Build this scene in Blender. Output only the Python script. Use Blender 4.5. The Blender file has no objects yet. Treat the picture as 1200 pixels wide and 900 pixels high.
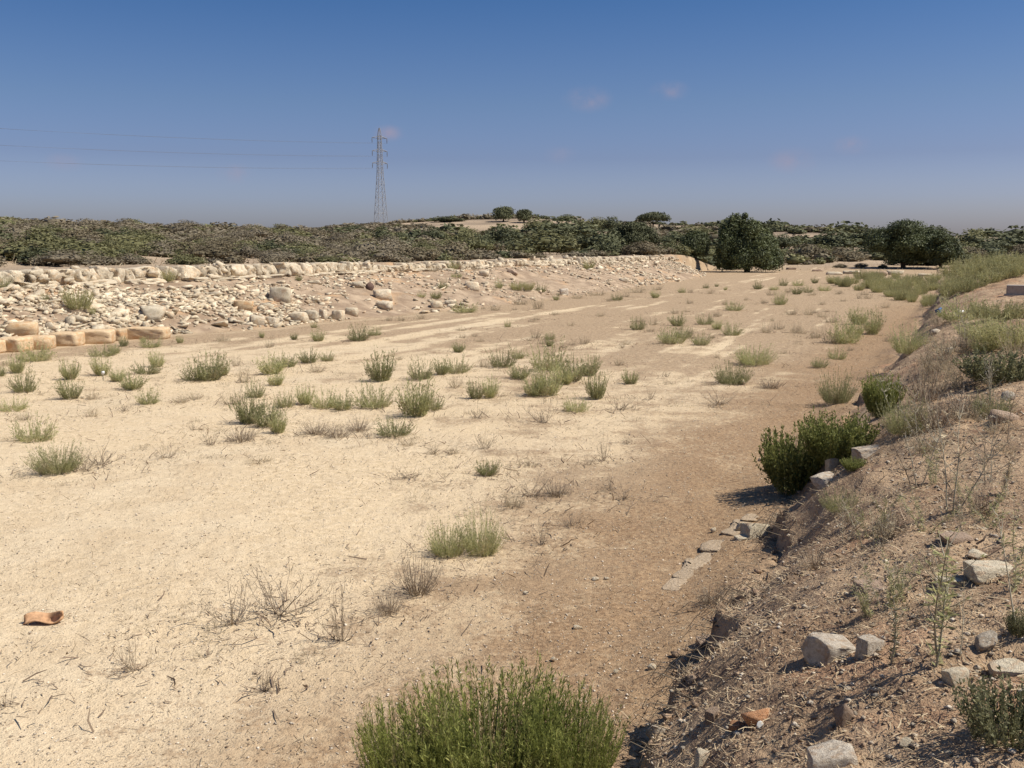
import bpy, bmesh, math, random
import numpy as np
from mathutils import Vector, Matrix

C = bpy.context.scene.collection
SC = bpy.context.scene
rnd = random.Random(7)
R = math.radians

# ------------------------------------------------------------------ camera, sky, sun, exposure
CAMZ = 3.0
FPX = 1152.0                      # focal length in photo pixels (photo 1200 x 900)
PITCH = math.atan((450 - 289) / FPX)
cam_d = bpy.data.cameras.new('camera')
cam_d.sensor_width = 36.0
cam_d.lens = 36.0 * FPX / 1200.0
cam_d.clip_start = 0.05
cam_d.clip_end = 9000
cam = bpy.data.objects.new('camera', cam_d)
C.objects.link(cam)
cam.location = (0, 0, CAMZ)
cam.rotation_euler = (math.pi / 2 - PITCH, 0, 0)
SC.camera = cam
SC.render.resolution_x, SC.render.resolution_y = 1024, 768
SC.view_settings.view_transform = 'Standard'
SC.view_settings.look = 'None'
SC.view_settings.exposure = 0.33
SC.view_settings.gamma = 1.0
SC.view_settings.use_curve_mapping = False

SUN_EL, SUN_AZ = R(55), R(99)     # azimuth clockwise from +Y (the way the camera looks)
sun_d = bpy.data.lights.new('sun', 'SUN')
sun_d.energy = 4.9
sun_d.angle = R(0.53)
sun_d.color = (1.0, 0.94, 0.84)
sun = bpy.data.objects.new('sun', sun_d)
C.objects.link(sun)
sdir = Vector((math.sin(SUN_AZ) * math.cos(SUN_EL), math.cos(SUN_AZ) * math.cos(SUN_EL), math.sin(SUN_EL)))
sun.rotation_euler = sdir.to_track_quat('Z', 'Y').to_euler()
sun.location = (30, 0, 60)

def px_dir(px, py):
    """unit direction of a photo pixel"""
    x, y = (px - 600) / FPX, (450 - py) / FPX
    c, s = math.cos(PITCH), math.sin(PITCH)
    v = Vector((x, c + y * s, -s + y * c))
    return v.normalized()

W = bpy.data.worlds.new('World')
SC.world = W
W.use_nodes = True
nt = W.node_tree
nt.nodes.clear()
def nn(nt, t, **kw):
    n = nt.nodes.new(t)
    for k, v in kw.items():
        setattr(n, k, v)
    return n
wo = nn(nt, 'ShaderNodeOutputWorld')
bg = nn(nt, 'ShaderNodeBackground')
bg.inputs['Strength'].default_value = 0.1
sky = nn(nt, 'ShaderNodeTexSky', sky_type='NISHITA')
sky.sun_disc = False
sky.sun_elevation = SUN_EL
sky.sun_rotation = SUN_AZ
sky.altitude = 0
sky.air_density = 1.0
sky.dust_density = 2.0
sky.ozone_density = 2.0
tc = nn(nt, 'ShaderNodeTexCoord')
sep = nn(nt, 'ShaderNodeSeparateXYZ')
nt.links.new(tc.outputs['Generated'], sep.inputs[0])
ramp = nn(nt, 'ShaderNodeValToRGB')           # dusty air tint by height above the horizon
nt.links.new(sep.outputs['Z'], ramp.inputs[0])
SKY_TINT = [(0.0, (1.15, 1.1, 1.35)), (.02, (.98, .99, 1.30)), (.047, (.79, .835, 1.19)), (.086, (.57, .61, .89)), (.137, (.473, .563, .78)), (.24, (.25, .435, .69)), (1.0, (.23, .40, .64))]
el = ramp.color_ramp.elements
while len(el) < len(SKY_TINT):
    el.new(0.5)
for e, (p, c) in zip(el, SKY_TINT):
    e.position = p
    e.color = (*c, 1)
mul = nn(nt, 'ShaderNodeMix', data_type='RGBA', blend_type='MULTIPLY')
mul.inputs[0].default_value = 1
nt.links.new(sky.outputs[0], mul.inputs[6])
nt.links.new(ramp.outputs[0], mul.inputs[7])
# faint wisps of cloud: soft noise masked round a few directions
cn = nn(nt, 'ShaderNodeTexNoise')
cn.inputs['Scale'].default_value = 26
cn.inputs['Detail'].default_value = 5
cn.inputs['Roughness'].default_value = 0.6
nt.links.new(tc.outputs['Generated'], cn.inputs['Vector'])
acc = None
for (px, py, rad, amp) in [(688, 116, 34, .8), (785, 106, 26, .7), (930, 188, 34, .6), (998, 170, 26, .7), (658, 182, 24, .4), (455, 156, 22, .8), (276, 204, 26, .7), (75, 190, 24, .4)]:
    d = px_dir(px, py)
    s = nn(nt, 'ShaderNodeVectorMath', operation='SUBTRACT')
    nt.links.new(tc.outputs['Generated'], s.inputs[0])
    s.inputs[1].default_value = d
    m_ = nn(nt, 'ShaderNodeVectorMath', operation='MULTIPLY')
    nt.links.new(s.outputs[0], m_.inputs[0])
    m_.inputs[1].default_value = (1, 1, 1.9)
    ln = nn(nt, 'ShaderNodeVectorMath', operation='LENGTH')
    nt.links.new(m_.outputs[0], ln.inputs[0])
    mr = nn(nt, 'ShaderNodeMapRange', interpolation_type='SMOOTHSTEP')
    nt.links.new(ln.outputs['Value'], mr.inputs[0])
    mr.inputs[1].default_value = 0
    mr.inputs[2].default_value = rad / FPX
    mr.inputs[3].default_value = amp
    mr.inputs[4].default_value = 0
    if acc is None:
        acc = mr.outputs[0]
    else:
        a = nn(nt, 'ShaderNodeMath', operation='ADD')
        nt.links.new(acc, a.inputs[0]); nt.links.new(mr.outputs[0], a.inputs[1])
        acc = a.outputs[0]
cr = nn(nt, 'ShaderNodeMapRange', interpolation_type='SMOOTHSTEP')
nt.links.new(cn.outputs['Fac'], cr.inputs[0])
cr.inputs[1].default_value = 0.28
cr.inputs[2].default_value = 0.72
cm = nn(nt, 'ShaderNodeMath', operation='MULTIPLY', use_clamp=True)
nt.links.new(acc, cm.inputs[0]); nt.links.new(cr.outputs[0], cm.inputs[1])
cmix = nn(nt, 'ShaderNodeMix', data_type='RGBA')
nt.links.new(cm.outputs[0], cmix.inputs[0])
nt.links.new(mul.outputs[2], cmix.inputs[6])
cmix.inputs[7].default_value = (2.9, 2.55, 3.3, 1)
nt.links.new(cmix.outputs[2], bg.inputs['Color'])
nt.links.new(bg.outputs[0], wo.inputs[0])

# ------------------------------------------------------------------ numbers: noise, ground shape
AX = np.array([0.387, 0.922]); AX = AX / np.linalg.norm(AX)      # along the old running track
PV = np.array([-AX[1], AX[0]])                                     # across it, to the left
def uv2xy(u, v):
    return u * AX[0] + v * PV[0], u * AX[1] + v * PV[1]
def xy2uv(x, y):
    return x * AX[0] + y * AX[1], x * PV[0] + y * PV[1]

_tab = np.random.RandomState(3).rand(4096)
def _h(ix, iy, seed):
    n = (ix.astype(np.int64) * 73856093) ^ (iy.astype(np.int64) * 19349663) ^ (seed * 83492791)
    return _tab[(n ^ (n >> 13)) & 4095]
def vnoise(x, y, seed=0):
    x = np.asarray(x, float); y = np.asarray(y, float)
    ix, iy = np.floor(x), np.floor(y)
    fx, fy = x - ix, y - iy
    fx = fx * fx * (3 - 2 * fx); fy = fy * fy * (3 - 2 * fy)
    a = _h(ix, iy, seed); b = _h(ix + 1, iy, seed); c = _h(ix, iy + 1, seed); d = _h(ix + 1, iy + 1, seed)
    return (a * (1 - fx) + b * fx) * (1 - fy) + (c * (1 - fx) + d * fx) * fy - 0.5
def fbm(x, y, oct=4, seed=0, gain=0.5):
    s = 0; a = 1
    for i in range(oct):
        s = s + a * vnoise(np.asarray(x) * 2 ** i + 17.3 * i, np.asarray(y) * 2 ** i - 9.1 * i, seed + i)
        a *= gain
    return s
def sstep(a, b, x):
    t = np.clip((x - a) / (b - a), 0, 1)
    return t * t * (3 - 2 * t)

def foot_l(u):          # where the rubble bank meets the floor
    return np.interp(u, [0, 20, 26, 29, 36, 42, 60, 95, 112], [24.6, 24.4, 24.0, 22.9, 21.9, 20.5, 19.4, 20.2, 23.0]) + 0.35 * fbm(u * .5, u * 0, 3, 5)
def wall_v(u):          # face of the block wall
    return np.interp(u, [-40, 20, 40, 60, 80, 108], [31.5, 29.6, 28.6, 27.4, 26.2, 25.0])
def foot_r(u):          # where the right bank meets the floor
    return np.interp(u, [0, 7, 12, 20, 30, 60, 120], [1.30, 1.34, 1.42, 1.1, .55, -.4, -1.0]) + 0.22 * fbm(u * .8, u * 0 + 3, 3, 11) + .05 * fbm(u * 5, u * 0 + 3, 2, 12)
ZW = 1.60               # ground at the wall's foot
ZT = 2.23               # top of the wall

def H(x, y, fine=True):
    x = np.asarray(x, float); y = np.asarray(y, float)
    u, v = xy2uv(x, y)
    r = np.hypot(x, y)
    # floor
    z = 0.05 * fbm(u * .3, v * .3, 3, 1) + 0.03 * sstep(40, 110, u)
    if fine:
        z = z + 0.024 * fbm(u * 3, v * 3, 3, 2) + .010 * fbm(u * 10, v * 10, 2, 4)
    # left: rubble bank, wall ground
    fl, wv = foot_l(u), wall_v(u)
    t = np.clip((v - fl) / (wv - 0.1 - fl), 0, 1)
    lump = 0.22 * fbm(u * .55, v * .8, 4, 21) * sstep(0, .15, t) * sstep(1, .8, t)
    prof = np.interp(t, [0, .06, .35, .6, .85, 1], [0, .10, .66, 1.02, 1.46, 1.60])
    back = sstep(0.35, 0.5, v - wv) * (2.1 - ZW) + np.clip(v - wv - 1, 0, 400) * 0.004
    left = prof + lump + back
    if fine:
        left = left + 0.06 * fbm(u * 4, v * 4, 2, 22) * sstep(0, .05, t)
    end = sstep(113, 101, u + 0.25 * (v - wv))
    endb = sstep(135, 108, u)
    lf = np.where(v > wv + .3, endb, end)
    z = z + left * lf * (v > fl - .01)
    z = z + 0.6 * (1 - endb) * sstep(112, 150, u)
    # right bank
    s = foot_r(u) - v
    sc = 0.02 * sstep(100, 70, u) + 0.36 * np.exp(-((u - 6.1) / 1.7) ** 2) + 0.22 * np.exp(-((u - 9.6) / .55) ** 2) + 0.12 * np.exp(-((u - 19) / 3.) ** 2) + .1 * np.clip(fbm(u * .9, u * 0, 2, 31), 0, 1)
    ledge = sstep(0.10, 0.16, s + 0.20 * fbm(u * 2.6, v * 2.2, 4, 33, .6))
    top = 1.36 + 0.12 * fbm(u * .35, v * .35, 3, 34) + 1.05 * np.exp(-((u - 56) / 11.0) ** 2) * np.exp(-((v + 4.5) / 4.0) ** 2)
    top = top * sstep(105, 66, u)
    up = sc * ledge + (top - sc) * (1 - np.exp(-np.clip(s - .1, 0, 50) * .85)) * sstep(-.05, .6, s)
    up = up + sstep(100, 60, u) * .13 * sstep(-.75, .1, s) * (1 + .8 * fbm(u * 1.7, v * 1.7, 3, 37)) * (s < .1) + .13 * (s >= .1)
    if fine:
        up = up + (0.075 * fbm(u * 2.6, v * 2.6, 3, 35) + .028 * fbm(u * 11, v * 11, 2, 36)) * sstep(0.05, .35, s)
    z = z + up * (s > -0.8)
    z = z - np.clip(-v - 14, 0, 30) * 0.03
    # far hills
    az = np.arctan2(x, np.maximum(y, 1e-3)) * (y > 0) + (y <= 0) * np.sign(x) * 1.5
    pxa = 600 + FPX * np.tan(np.clip(az, -1.3, 1.3))
    crest = np.interp(pxa, [-600, 0, 330, 480, 620, 760, 900, 1040, 1200, 1600], [7.0, 7.2, 8.0, 10.6, 11.6, 9.6, 7.4, 6.6, 5.6, 5])
    rc = np.interp(pxa, [-600, 0, 480, 620, 900, 1200], [230, 235, 275, 280, 250, 230])
    r0 = np.interp(pxa, [-600, 0, 300, 800, 900, 1200], [45, 48, 62, 130, 150, 140])
    hill = (crest - 2.0) * np.clip((r - r0) / (rc - r0), 0, 1) ** np.interp(pxa, [0, 400, 560, 1200], [.9, 1.05, 1.35, 1.4])
    hill = hill - np.clip(r - rc - 25, 0, 400) * 0.02
    hill = hill + sstep(0, 60, r - r0) * (1.3 * fbm(x * .018, y * .018, 3, 41))
    z = z + np.where(r > r0, hill, 0) * sstep(6, 14, np.maximum(v - wv, np.maximum(u - 118, 0) * .6))
    return z

def at(px, py, off=0.0):
    """point of the ground that a photo pixel looks at"""
    d = px_dir(px, py)
    if d.z > -1e-4:
        t = np.linspace(20, 320, 1500)
    else:
        t = np.geomspace(1.5, 330, 3000)
    xs, ys, zs = d.x * t, d.y * t, CAMZ + d.z * t
    below = np.nonzero(zs < H(xs, ys))[0]
    k = below[0] if len(below) else len(t) - 1
    a, b = (t[k - 1], t[k]) if k > 0 else (t[0], t[0])
    for _ in range(12):
        m = .5 * (a + b)
        if CAMZ + d.z * m < H(d.x * m, d.y * m):
            b = m
        else:
            a = m
    x, y = d.x * b, d.y * b
    return Vector((x, y, float(H(x, y)) + off))
def depth(p):
    return p.y * math.cos(PITCH) - (p.z - CAMZ) * math.sin(PITCH)
def m_per_px(p):
    return max(depth(p), .5) / FPX

# ------------------------------------------------------------------ mesh helpers
def mesh_np(name, V, F, mat=None, tone=None, smooth=False):
    """V (n,3); F list of index arrays, each (m,k)"""
    me = bpy.data.meshes.new(name)
    V = np.asarray(V, np.float32)
    F = [np.asarray(f, np.int32) for f in (F if isinstance(F, list) else [F]) if len(f)]
    me.vertices.add(len(V))
    me.vertices.foreach_set('co', V.ravel())
    loops = np.concatenate([f.ravel() for f in F])
    tot = np.concatenate([np.full(len(f), f.shape[1], np.int32) for f in F])
    st = np.concatenate([[0], np.cumsum(tot)[:-1]]).astype(np.int32)
    me.loops.add(len(loops))
    me.loops.foreach_set('vertex_index', loops)
    me.polygons.add(len(tot))
    me.polygons.foreach_set('loop_start', st)
    me.polygons.foreach_set('loop_total', tot)
    if smooth:
        me.polygons.foreach_set('use_smooth', np.ones(len(tot), bool))
    if tone is not None:
        a = me.attributes.new('tone', 'FLOAT', 'POINT')
        a.data.foreach_set('value', np.asarray(tone, np.float32))
    me.update(calc_edges=True)
    me.validate()
    if mat:
        me.materials.append(mat)
    return me

def link(name, data, parent=None, loc=None, rot=None, scale=None):
    o = bpy.data.objects.new(name, data)
    C.objects.link(o)
    if parent:
        o.parent = parent
    if loc is not None:
        o.location = loc
    if rot is not None:
        o.rotation_euler = rot
    if scale is not None:
        o.scale = scale if hasattr(scale, '__len__') else (scale,) * 3
    return o
def tag(o, label=None, cat=None, group=None, kind=None):
    if label: o['label'] = label
    if cat: o['category'] = cat
    if group: o['group'] = group
    if kind: o['kind'] = kind
    return o
def kids(o):
    return KID.get(o.name, [])
KID = {}
def part(name, data, parent, **kw):
    o = link(name, data, parent, **kw)
    KID.setdefault(parent.name, []).append(o)
    return o
def copy_tree(o, loc=None, rot=None, scale=None):
    c = o.copy(); C.objects.link(c)
    for k in ('label', 'category', 'group'):
        pass
    for ch in kids(o):
        d = ch.copy(); C.objects.link(d); d.parent = c
        KID.setdefault(c.name, []).append(d)
    if loc is not None: c.location = loc
    if rot is not None: c.rotation_euler = rot
    if scale is not None: c.scale = scale if hasattr(scale, '__len__') else (scale,) * 3
    return c

class Acc:
    """collects arrays of faces into one mesh"""
    def __init__(s): s.V = []; s.F4 = []; s.F3 = []; s.T = []; s.n = 0
    def add(s, V, F, tone=0.5):
        V = np.asarray(V, float).reshape(-1, 3); F = np.asarray(F, int)
        s.V.append(V); s.T.append(np.broadcast_to(tone, (len(V),)))
        (s.F4 if F.shape[1] == 4 else s.F3).append(F + s.n)
        s.n += len(V)
    def mesh(s, name, mat, smooth=False):
        F = []
        if s.F4: F.append(np.concatenate(s.F4))
        if s.F3: F.append(np.concatenate(s.F3))
        return mesh_np(name, np.concatenate(s.V), F, mat, np.concatenate(s.T), smooth)

def quads(P, D, S, L, Wd):
    """leaf quads: base points P, unit long axes D, unit side axes S, length, width -> diamond-ish quads"""
    n = len(P)
    L = np.broadcast_to(L, (n,))[:, None]; Wd = np.broadcast_to(Wd, (n,))[:, None]
    a = P; c = P + D * L
    m = P + D * L * .5
    V = np.stack([a, m + S * Wd * .5, c, m - S * Wd * .5], 1).reshape(-1, 3)
    F = np.arange(4 * n).reshape(n, 4)
    return V, F
def unit(a):
    return a / np.maximum(np.linalg.norm(a, axis=-1, keepdims=True), 1e-9)

def tube(acc, pts, rad, n=5, tone=.5):
    pts = np.asarray(pts, float)
    rad = np.broadcast_to(rad, (len(pts),))
    T = np.gradient(pts, axis=0); T = unit(T)
    ref = np.where(np.abs(T[:, 2:3]) > .9, np.array([[1., 0, 0]]), np.array([[0, 0, 1.]]))
    A = unit(np.cross(T, ref)); B = np.cross(T, A)
    th = np.linspace(0, 2 * np.pi, n, endpoint=False)
    V = pts[:, None, :] + rad[:, None, None] * (A[:, None, :] * np.cos(th)[None, :, None] + B[:, None, :] * np.sin(th)[None, :, None])
    V = V.reshape(-1, 3)
    F = []
    for i in range(len(pts) - 1):
        for j in range(n):
            F.append((i * n + j, i * n + (j + 1) % n, (i + 1) * n + (j + 1) % n, (i + 1) * n + j))
    acc.add(V, np.array(F), tone)
    e = len(pts) - 1
    acc.add(V[e * n:e * n + n], np.array([[0, j, j + 1] for j in range(1, n - 1)]), tone)

# ------------------------------------------------------------------ materials
def mat_new(name):
    m = bpy.data.materials.new(name)
    m.use_nodes = True
    t = m.node_tree
    b = t.nodes['Principled BSDF']
    b.inputs['Roughness'].default_value = 0.9
    b.inputs['Specular IOR Level'].default_value = 0.15
    return m, t, b
def noise(t, scale, detail=4, rough=.55, vec=None, dist=0):
    n = nn(t, 'ShaderNodeTexNoise')
    n.inputs['Scale'].default_value = scale
    n.inputs['Detail'].default_value = detail
    n.inputs['Roughness'].default_value = rough
    n.inputs['Distortion'].default_value = dist
    if vec is not None:
        t.links.new(vec, n.inputs['Vector'])
    return n.outputs['Fac']
def mrange(t, v, a, b, c=0., d=1., smooth=True):
    n = nn(t, 'ShaderNodeMapRange', interpolation_type='SMOOTHSTEP' if smooth else 'LINEAR')
    t.links.new(v, n.inputs[0])
    for i, k in enumerate((a, b, c, d)):
        n.inputs[i + 1].default_value = k
    return n.outputs[0]
def mixc(t, f, a, b, mode='MIX'):
    n = nn(t, 'ShaderNodeMix', data_type='RGBA', blend_type=mode)
    for s, val in ((n.inputs[0], f), (n.inputs[6], a), (n.inputs[7], b)):
        if hasattr(val, 'is_linked') or isinstance(val, bpy.types.NodeSocket):
            t.links.new(val, s)
        elif isinstance(val, (int, float)):
            s.default_value = val
        else:
            s.default_value = (*val, 1)
    return n.outputs[2]
def math_(t, op, a, b=None, clamp=False):
    n = nn(t, 'ShaderNodeMath', operation=op, use_clamp=clamp)
    for i, val in enumerate((a, b)):
        if val is None: continue
        if isinstance(val, bpy.types.NodeSocket): t.links.new(val, n.inputs[i])
        else: n.inputs[i].default_value = val
    return n.outputs[0]
def attr(t, name):
    n = nn(t, 'ShaderNodeAttribute'); n.attribute_name = name
    return n.outputs['Fac']
def objcoord(t):
    return nn(t, 'ShaderNodeTexCoord').outputs['Object']
def bump(t, b, h, strength, dist):
    n = nn(t, 'ShaderNodeBump')
    n.inputs['Strength'].default_value = strength
    n.inputs['Distance'].default_value = dist
    t.links.new(h, n.inputs['Height'])
    t.links.new(n.outputs[0], b.inputs['Normal'])

def make_ground_mat():
    m, t, b = mat_new('earth')
    co = objcoord(t)
    big = noise(t, .22, 4, .6, co)
    med = noise(t, 1.1, 5, .62, co)
    fine = noise(t, 9, 5, .65, co)
    grain = noise(t, 70, 3, .6, co)
    # sand
    sand = mixc(t, mrange(t, med, .3, .7), (.575, .44, .28), (.68, .545, .365))
    sand = mixc(t, mrange(t, noise(t, .16, 4, .6, co, .6), .4, .62), sand, mixc(t, mrange(t, fine, .3, .7), (.60, .46, .285), (.67, .525, .345)))
    sand = mixc(t, mrange(t, fine, .35, .68), mixc(t, .22, sand, (.38, .27, .16)), sand)
    # dry crust and litter, patchy
    crust = mixc(t, mrange(t, fine, .32, .68), (.25, .17, .102), (.43, .31, .192))
    br = attr(t, 'brown')
    f1 = math_(t, 'ADD', math_(t, 'MULTIPLY', med, .8), math_(t, 'MULTIPLY', fine, .6))
    f1 = math_(t, 'ADD', f1, math_(t, 'MULTIPLY', big, .45))
    f1 = math_(t, 'ADD', math_(t, 'ADD', f1, br), math_(t, 'MULTIPLY_ADD', noise(t, 26, 3, .7, co), .36))
    for n_ in t.nodes:
        if n_.type == 'MATH' and n_.operation == 'MULTIPLY_ADD': n_.inputs[2].default_value = -.22
    fac = mrange(t, f1, 1.0, 1.17)
    floor = mixc(t, math_(t, 'MULTIPLY', fac, .92), sand, crust)
    floor = mixc(t, math_(t, 'MULTIPLY', attr(t, 'dark'), mrange(t, math_(t, 'ADD', fine, math_(t, 'MULTIPLY', med, .5)), .55, .85, .45, .95)), floor, mixc(t, mrange(t, noise(t, 22, 4, .7, co), .35, .65), (.195, .118, .064), (.37, .245, .138)))
    floor = mixc(t, attr(t, 'pale'), floor, mixc(t, mrange(t, fine, .3, .7), (.45, .335, .21), (.53, .405, .265)))
    # bank soil
    soil = mixc(t, mrange(t, med, .35, .65), (.275, .18, .108), (.44, .31, .192))
    soil = mixc(t, mrange(t, fine, .5, .7), soil, (.19, .12, .08))
    red = mrange(t, noise(t, .9, 3, .6, co, .5), .56, .68)
    soil = mixc(t, math_(t, 'MULTIPLY', red, .5), soil, (.40, .22, .125))
    c = mixc(t, attr(t, 'bank'), floor, soil)
    # rubble earth
    rub = mixc(t, mrange(t, med, .35, .68), (.27, .19, .125), (.45, .335, .225))
    rub = mixc(t, math_(t, 'MULTIPLY', mrange(t, noise(t, .33, 3, .6, co, .6), .55, .66), .7), rub, (.50, .31, .165))
    c = mixc(t, attr(t, 'rub'), c, rub)
    hillc = mixc(t, mrange(t, noise(t, .05, 4, .6, co), .35, .65), (.22, .165, .115), (.40, .30, .20))
    c = mixc(t, attr(t, 'hill'), c, hillc)
    # grains: pale chips and dark specks
    vor = nn(t, 'ShaderNodeTexVoronoi'); vor.inputs['Scale'].default_value = 34
    t.links.new(co, vor.inputs['Vector'])
    chip = mrange(t, vor.outputs['Distance'], .16, .24, 1, 0)
    chipm = math_(t, 'MULTIPLY', chip, mrange(t, math_(t, 'ADD', noise(t, 6, 3, .6, co), math_(t, 'MULTIPLY', attr(t, 'bank'), .05)), .5, .62))
    c = mixc(t, math_(t, 'MULTIPLY', chipm, .55), c, (.60, .50, .38))
    c = mixc(t, mrange(t, grain, .58, .70), c, mixc(t, .7, c, (.10, .07, .05)))
    t.links.new(c, b.inputs['Base Color'])
    h = math_(t, 'ADD', math_(t, 'MULTIPLY', grain, .35), math_(t, 'MULTIPLY', fine, 1.0))
    h = math_(t, 'ADD', h, math_(t, 'MULTIPLY', chipm, .25))
    bump(t, b, h, .9, .04)
    return m

def make_stone_mat(name, c1, c2, stain=(.20, .17, .14), scale=3., warm=None, var=.25):
    m, t, b = mat_new(name)
    co = objcoord(t)
    oi = nn(t, 'ShaderNodeObjectInfo')
    off = nn(t, 'ShaderNodeVectorMath', operation='ADD')
    t.links.new(co, off.inputs[0])
    sc = nn(t, 'ShaderNodeVectorMath', operation='SCALE'); sc.inputs['Scale'].default_value = 17
    cb = nn(t, 'ShaderNodeCombineXYZ'); t.links.new(oi.outputs['Random'], cb.inputs[0]); t.links.new(oi.outputs['Random'], cb.inputs[1])
    t.links.new(cb.outputs[0], sc.inputs[0]); t.links.new(sc.outputs[0], off.inputs[1])
    v = off.outputs[0]
    n1 = noise(t, scale, 6, .65, v)
    n2 = noise(t, scale * 6, 4, .65, v)
    c = mixc(t, mrange(t, n1, .32, .68), c1, c2)
    c = mixc(t, math_(t, 'MULTIPLY', mrange(t, n2, .52, .7), .6), c, stain)
    if warm:
        c = mixc(t, math_(t, 'MULTIPLY', mrange(t, noise(t, scale * .6, 3, .5, v), .52, .64), .7), c, warm)
    br = math_(t, 'MULTIPLY_ADD', attr(t, 'tone'), var * 2)
    t.nodes[-1].inputs[2].default_value = 1 - var
    br2 = math_(t, 'MULTIPLY_ADD', oi.outputs['Random'], var)
    t.nodes[-1].inputs[2].default_value = 1 - var / 2
    br = math_(t, 'MULTIPLY', br, br2)
    g = nn(t, 'ShaderNodeVectorMath', operation='SCALE')
    t.links.new(c, g.inputs[0]); t.links.new(br, g.inputs['Scale'])
    t.links.new(g.outputs[0], b.inputs['Base Color'])
    bump(t, b, math_(t, 'ADD', n1, math_(t, 'MULTIPLY', n2, .5)), .7, .04)
    return m

def make_leaf_mat(name, c1, c2, trans=.25, rough=.7, objvar=.18, c3=None):
    """colour runs c1 -> c2 with each leaf's own tone"""
    m, t, b = mat_new(name)
    oi = nn(t, 'ShaderNodeObjectInfo')
    tn = attr(t, 'tone')
    c = mixc(t, tn, c1, c2)
    if c3:
        c = mixc(t, mrange(t, noise(t, 2.2, 3, .6, objcoord(t)), .52, .68), c, c3)
    k = math_(t, 'MULTIPLY_ADD', oi.outputs['Random'], objvar * 2)
    t.nodes[-1].inputs[2].default_value = 1 - objvar
    g = nn(t, 'ShaderNodeVectorMath', operation='SCALE')
    t.links.new(c, g.inputs[0]); t.links.new(k, g.inputs['Scale'])
    t.links.new(g.outputs[0], b.inputs['Base Color'])
    b.inputs['Roughness'].default_value = rough
    b.inputs['Specular IOR Level'].default_value = .25
    tr = nn(t, 'ShaderNodeBsdfTranslucent')
    t.links.new(g.outputs[0], tr.inputs[0])
    mx = nn(t, 'ShaderNodeMixShader'); mx.inputs[0].default_value = trans
    out = t.nodes['Material Output']
    t.links.new(b.outputs[0], mx.inputs[1]); t.links.new(tr.outputs[0], mx.inputs[2])
    t.links.new(mx.outputs[0], out.inputs[0])
    return m
def make_plain(name, c, rough=.6, metal=0, nz=12, amt=.3):
    m, t, b = mat_new(name)
    n = noise(t, nz, 4, .6, objcoord(t))
    t.links.new(mixc(t, mrange(t, n, .3, .7), tuple(k * (1 - amt) for k in c), c), b.inputs['Base Color'])
    b.inputs['Roughness'].default_value = rough
    b.inputs['Metallic'].default_value = metal
    return m

M = {}
M['ground'] = make_ground_mat()
M['lime'] = make_stone_mat('limestone', (.48, .40, .28), (.64, .555, .41), (.28, .22, .155), 2.2, (.52, .37, .24))
M['wall'] = make_stone_mat('weathered_wall_limestone', (.42, .345, .245), (.64, .545, .40), (.22, .175, .125), 3.2, (.48, .34, .21), .3)
M['edging'] = make_stone_mat('earthy_edging_stone', (.37, .275, .18), (.50, .39, .27), (.26, .18, .12), 4., None, .15)
M['rubble'] = make_stone_mat('rubble_limestone', (.49, .395, .27), (.66, .565, .41), (.33, .25, .17), 3., (.54, .38, .24), .3)
M['ashlar'] = make_stone_mat('orange_ashlar', (.50, .35, .20), (.63, .48, .305), (.34, .22, .13), 2.4, (.54, .31, .15))
M['grey_rock'] = make_stone_mat('grey_rock', (.40, .33, .25), (.62, .54, .43), (.26, .20, .15), 3.5, (.40, .28, .18))
M['orange_rock'] = make_stone_mat('orange_rock', (.42, .21, .105), (.56, .32, .18), (.30, .14, .07), 6., (.50, .24, .11))
M['brown_rock'] = make_stone_mat('brown_rock', (.32, .22, .15), (.44, .33, .24), (.2, .13, .09), 6.)
M['dark_rock'] = make_stone_mat('dark_rock', (.12, .07, .05), (.2, .13, .1), (.08, .05, .04), 5.)
M['gravel'] = make_stone_mat('gravel_chips', (.44, .35, .25), (.62, .54, .43), (.26, .19, .13), 9., None, .4)
M['clod'] = make_stone_mat('earth_clod', (.26, .17, .11), (.42, .30, .20), (.16, .105, .07), 9., None, .35)
M['concrete'] = make_stone_mat('concrete', (.36, .30, .25), (.44, .38, .32), (.24, .19, .16), 2., None, .1)
M['weed'] = make_leaf_mat('weed_leaf', (.24, .245, .105), (.52, .49, .245), .4, objvar=.28, c3=(.44, .38, .22))
M['weed_dry'] = make_leaf_mat('dry_weed', (.32, .25, .16), (.52, .44, .29), .3)
M['weed_yellow'] = make_leaf_mat('yellow_green_weed', (.25, .245, .10), (.50, .455, .235), .4)
M['twig'] = make_leaf_mat('dead_twig', (.20, .15, .105), (.36, .29, .20), 0.05)
M['stalk'] = make_leaf_mat('pale_stalk', (.30, .26, .18), (.46, .41, .30), 0.1)
M['straw'] = make_leaf_mat('straw', (.25, .17, .10), (.54, .43, .275), .15)
M['low'] = make_leaf_mat('low_dry_growth', (.24, .185, .12), (.42, .35, .22), .25)
M['deadstraw'] = make_leaf_mat('dead_straw', (.17, .115, .075), (.38, .28, .185), .1)
M['bush'] = make_leaf_mat('bush_leaf', (.12, .14, .033), (.33, .33, .11), .38)
M['fore'] = make_leaf_mat('foreground_bush_leaf', (.14, .165, .032), (.44, .45, .135), .4, c3=(.36, .30, .14))
M['mastic'] = make_leaf_mat('mastic_leaf', (.10, .105, .05), (.26, .245, .13), .3)
M['green_stem'] = make_leaf_mat('green_stem', (.16, .16, .06), (.28, .26, .12), .1)
M['carob'] = make_leaf_mat('carob_leaf', (.042, .052, .019), (.15, .165, .068), .2, .55)
M['maq_green'] = make_leaf_mat('olive_maquis', (.095, .092, .038), (.23, .215, .098), .2)
M['maq_dark'] = make_leaf_mat('dark_maquis', (.055, .060, .028), (.15, .152, .074), .15)
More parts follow.
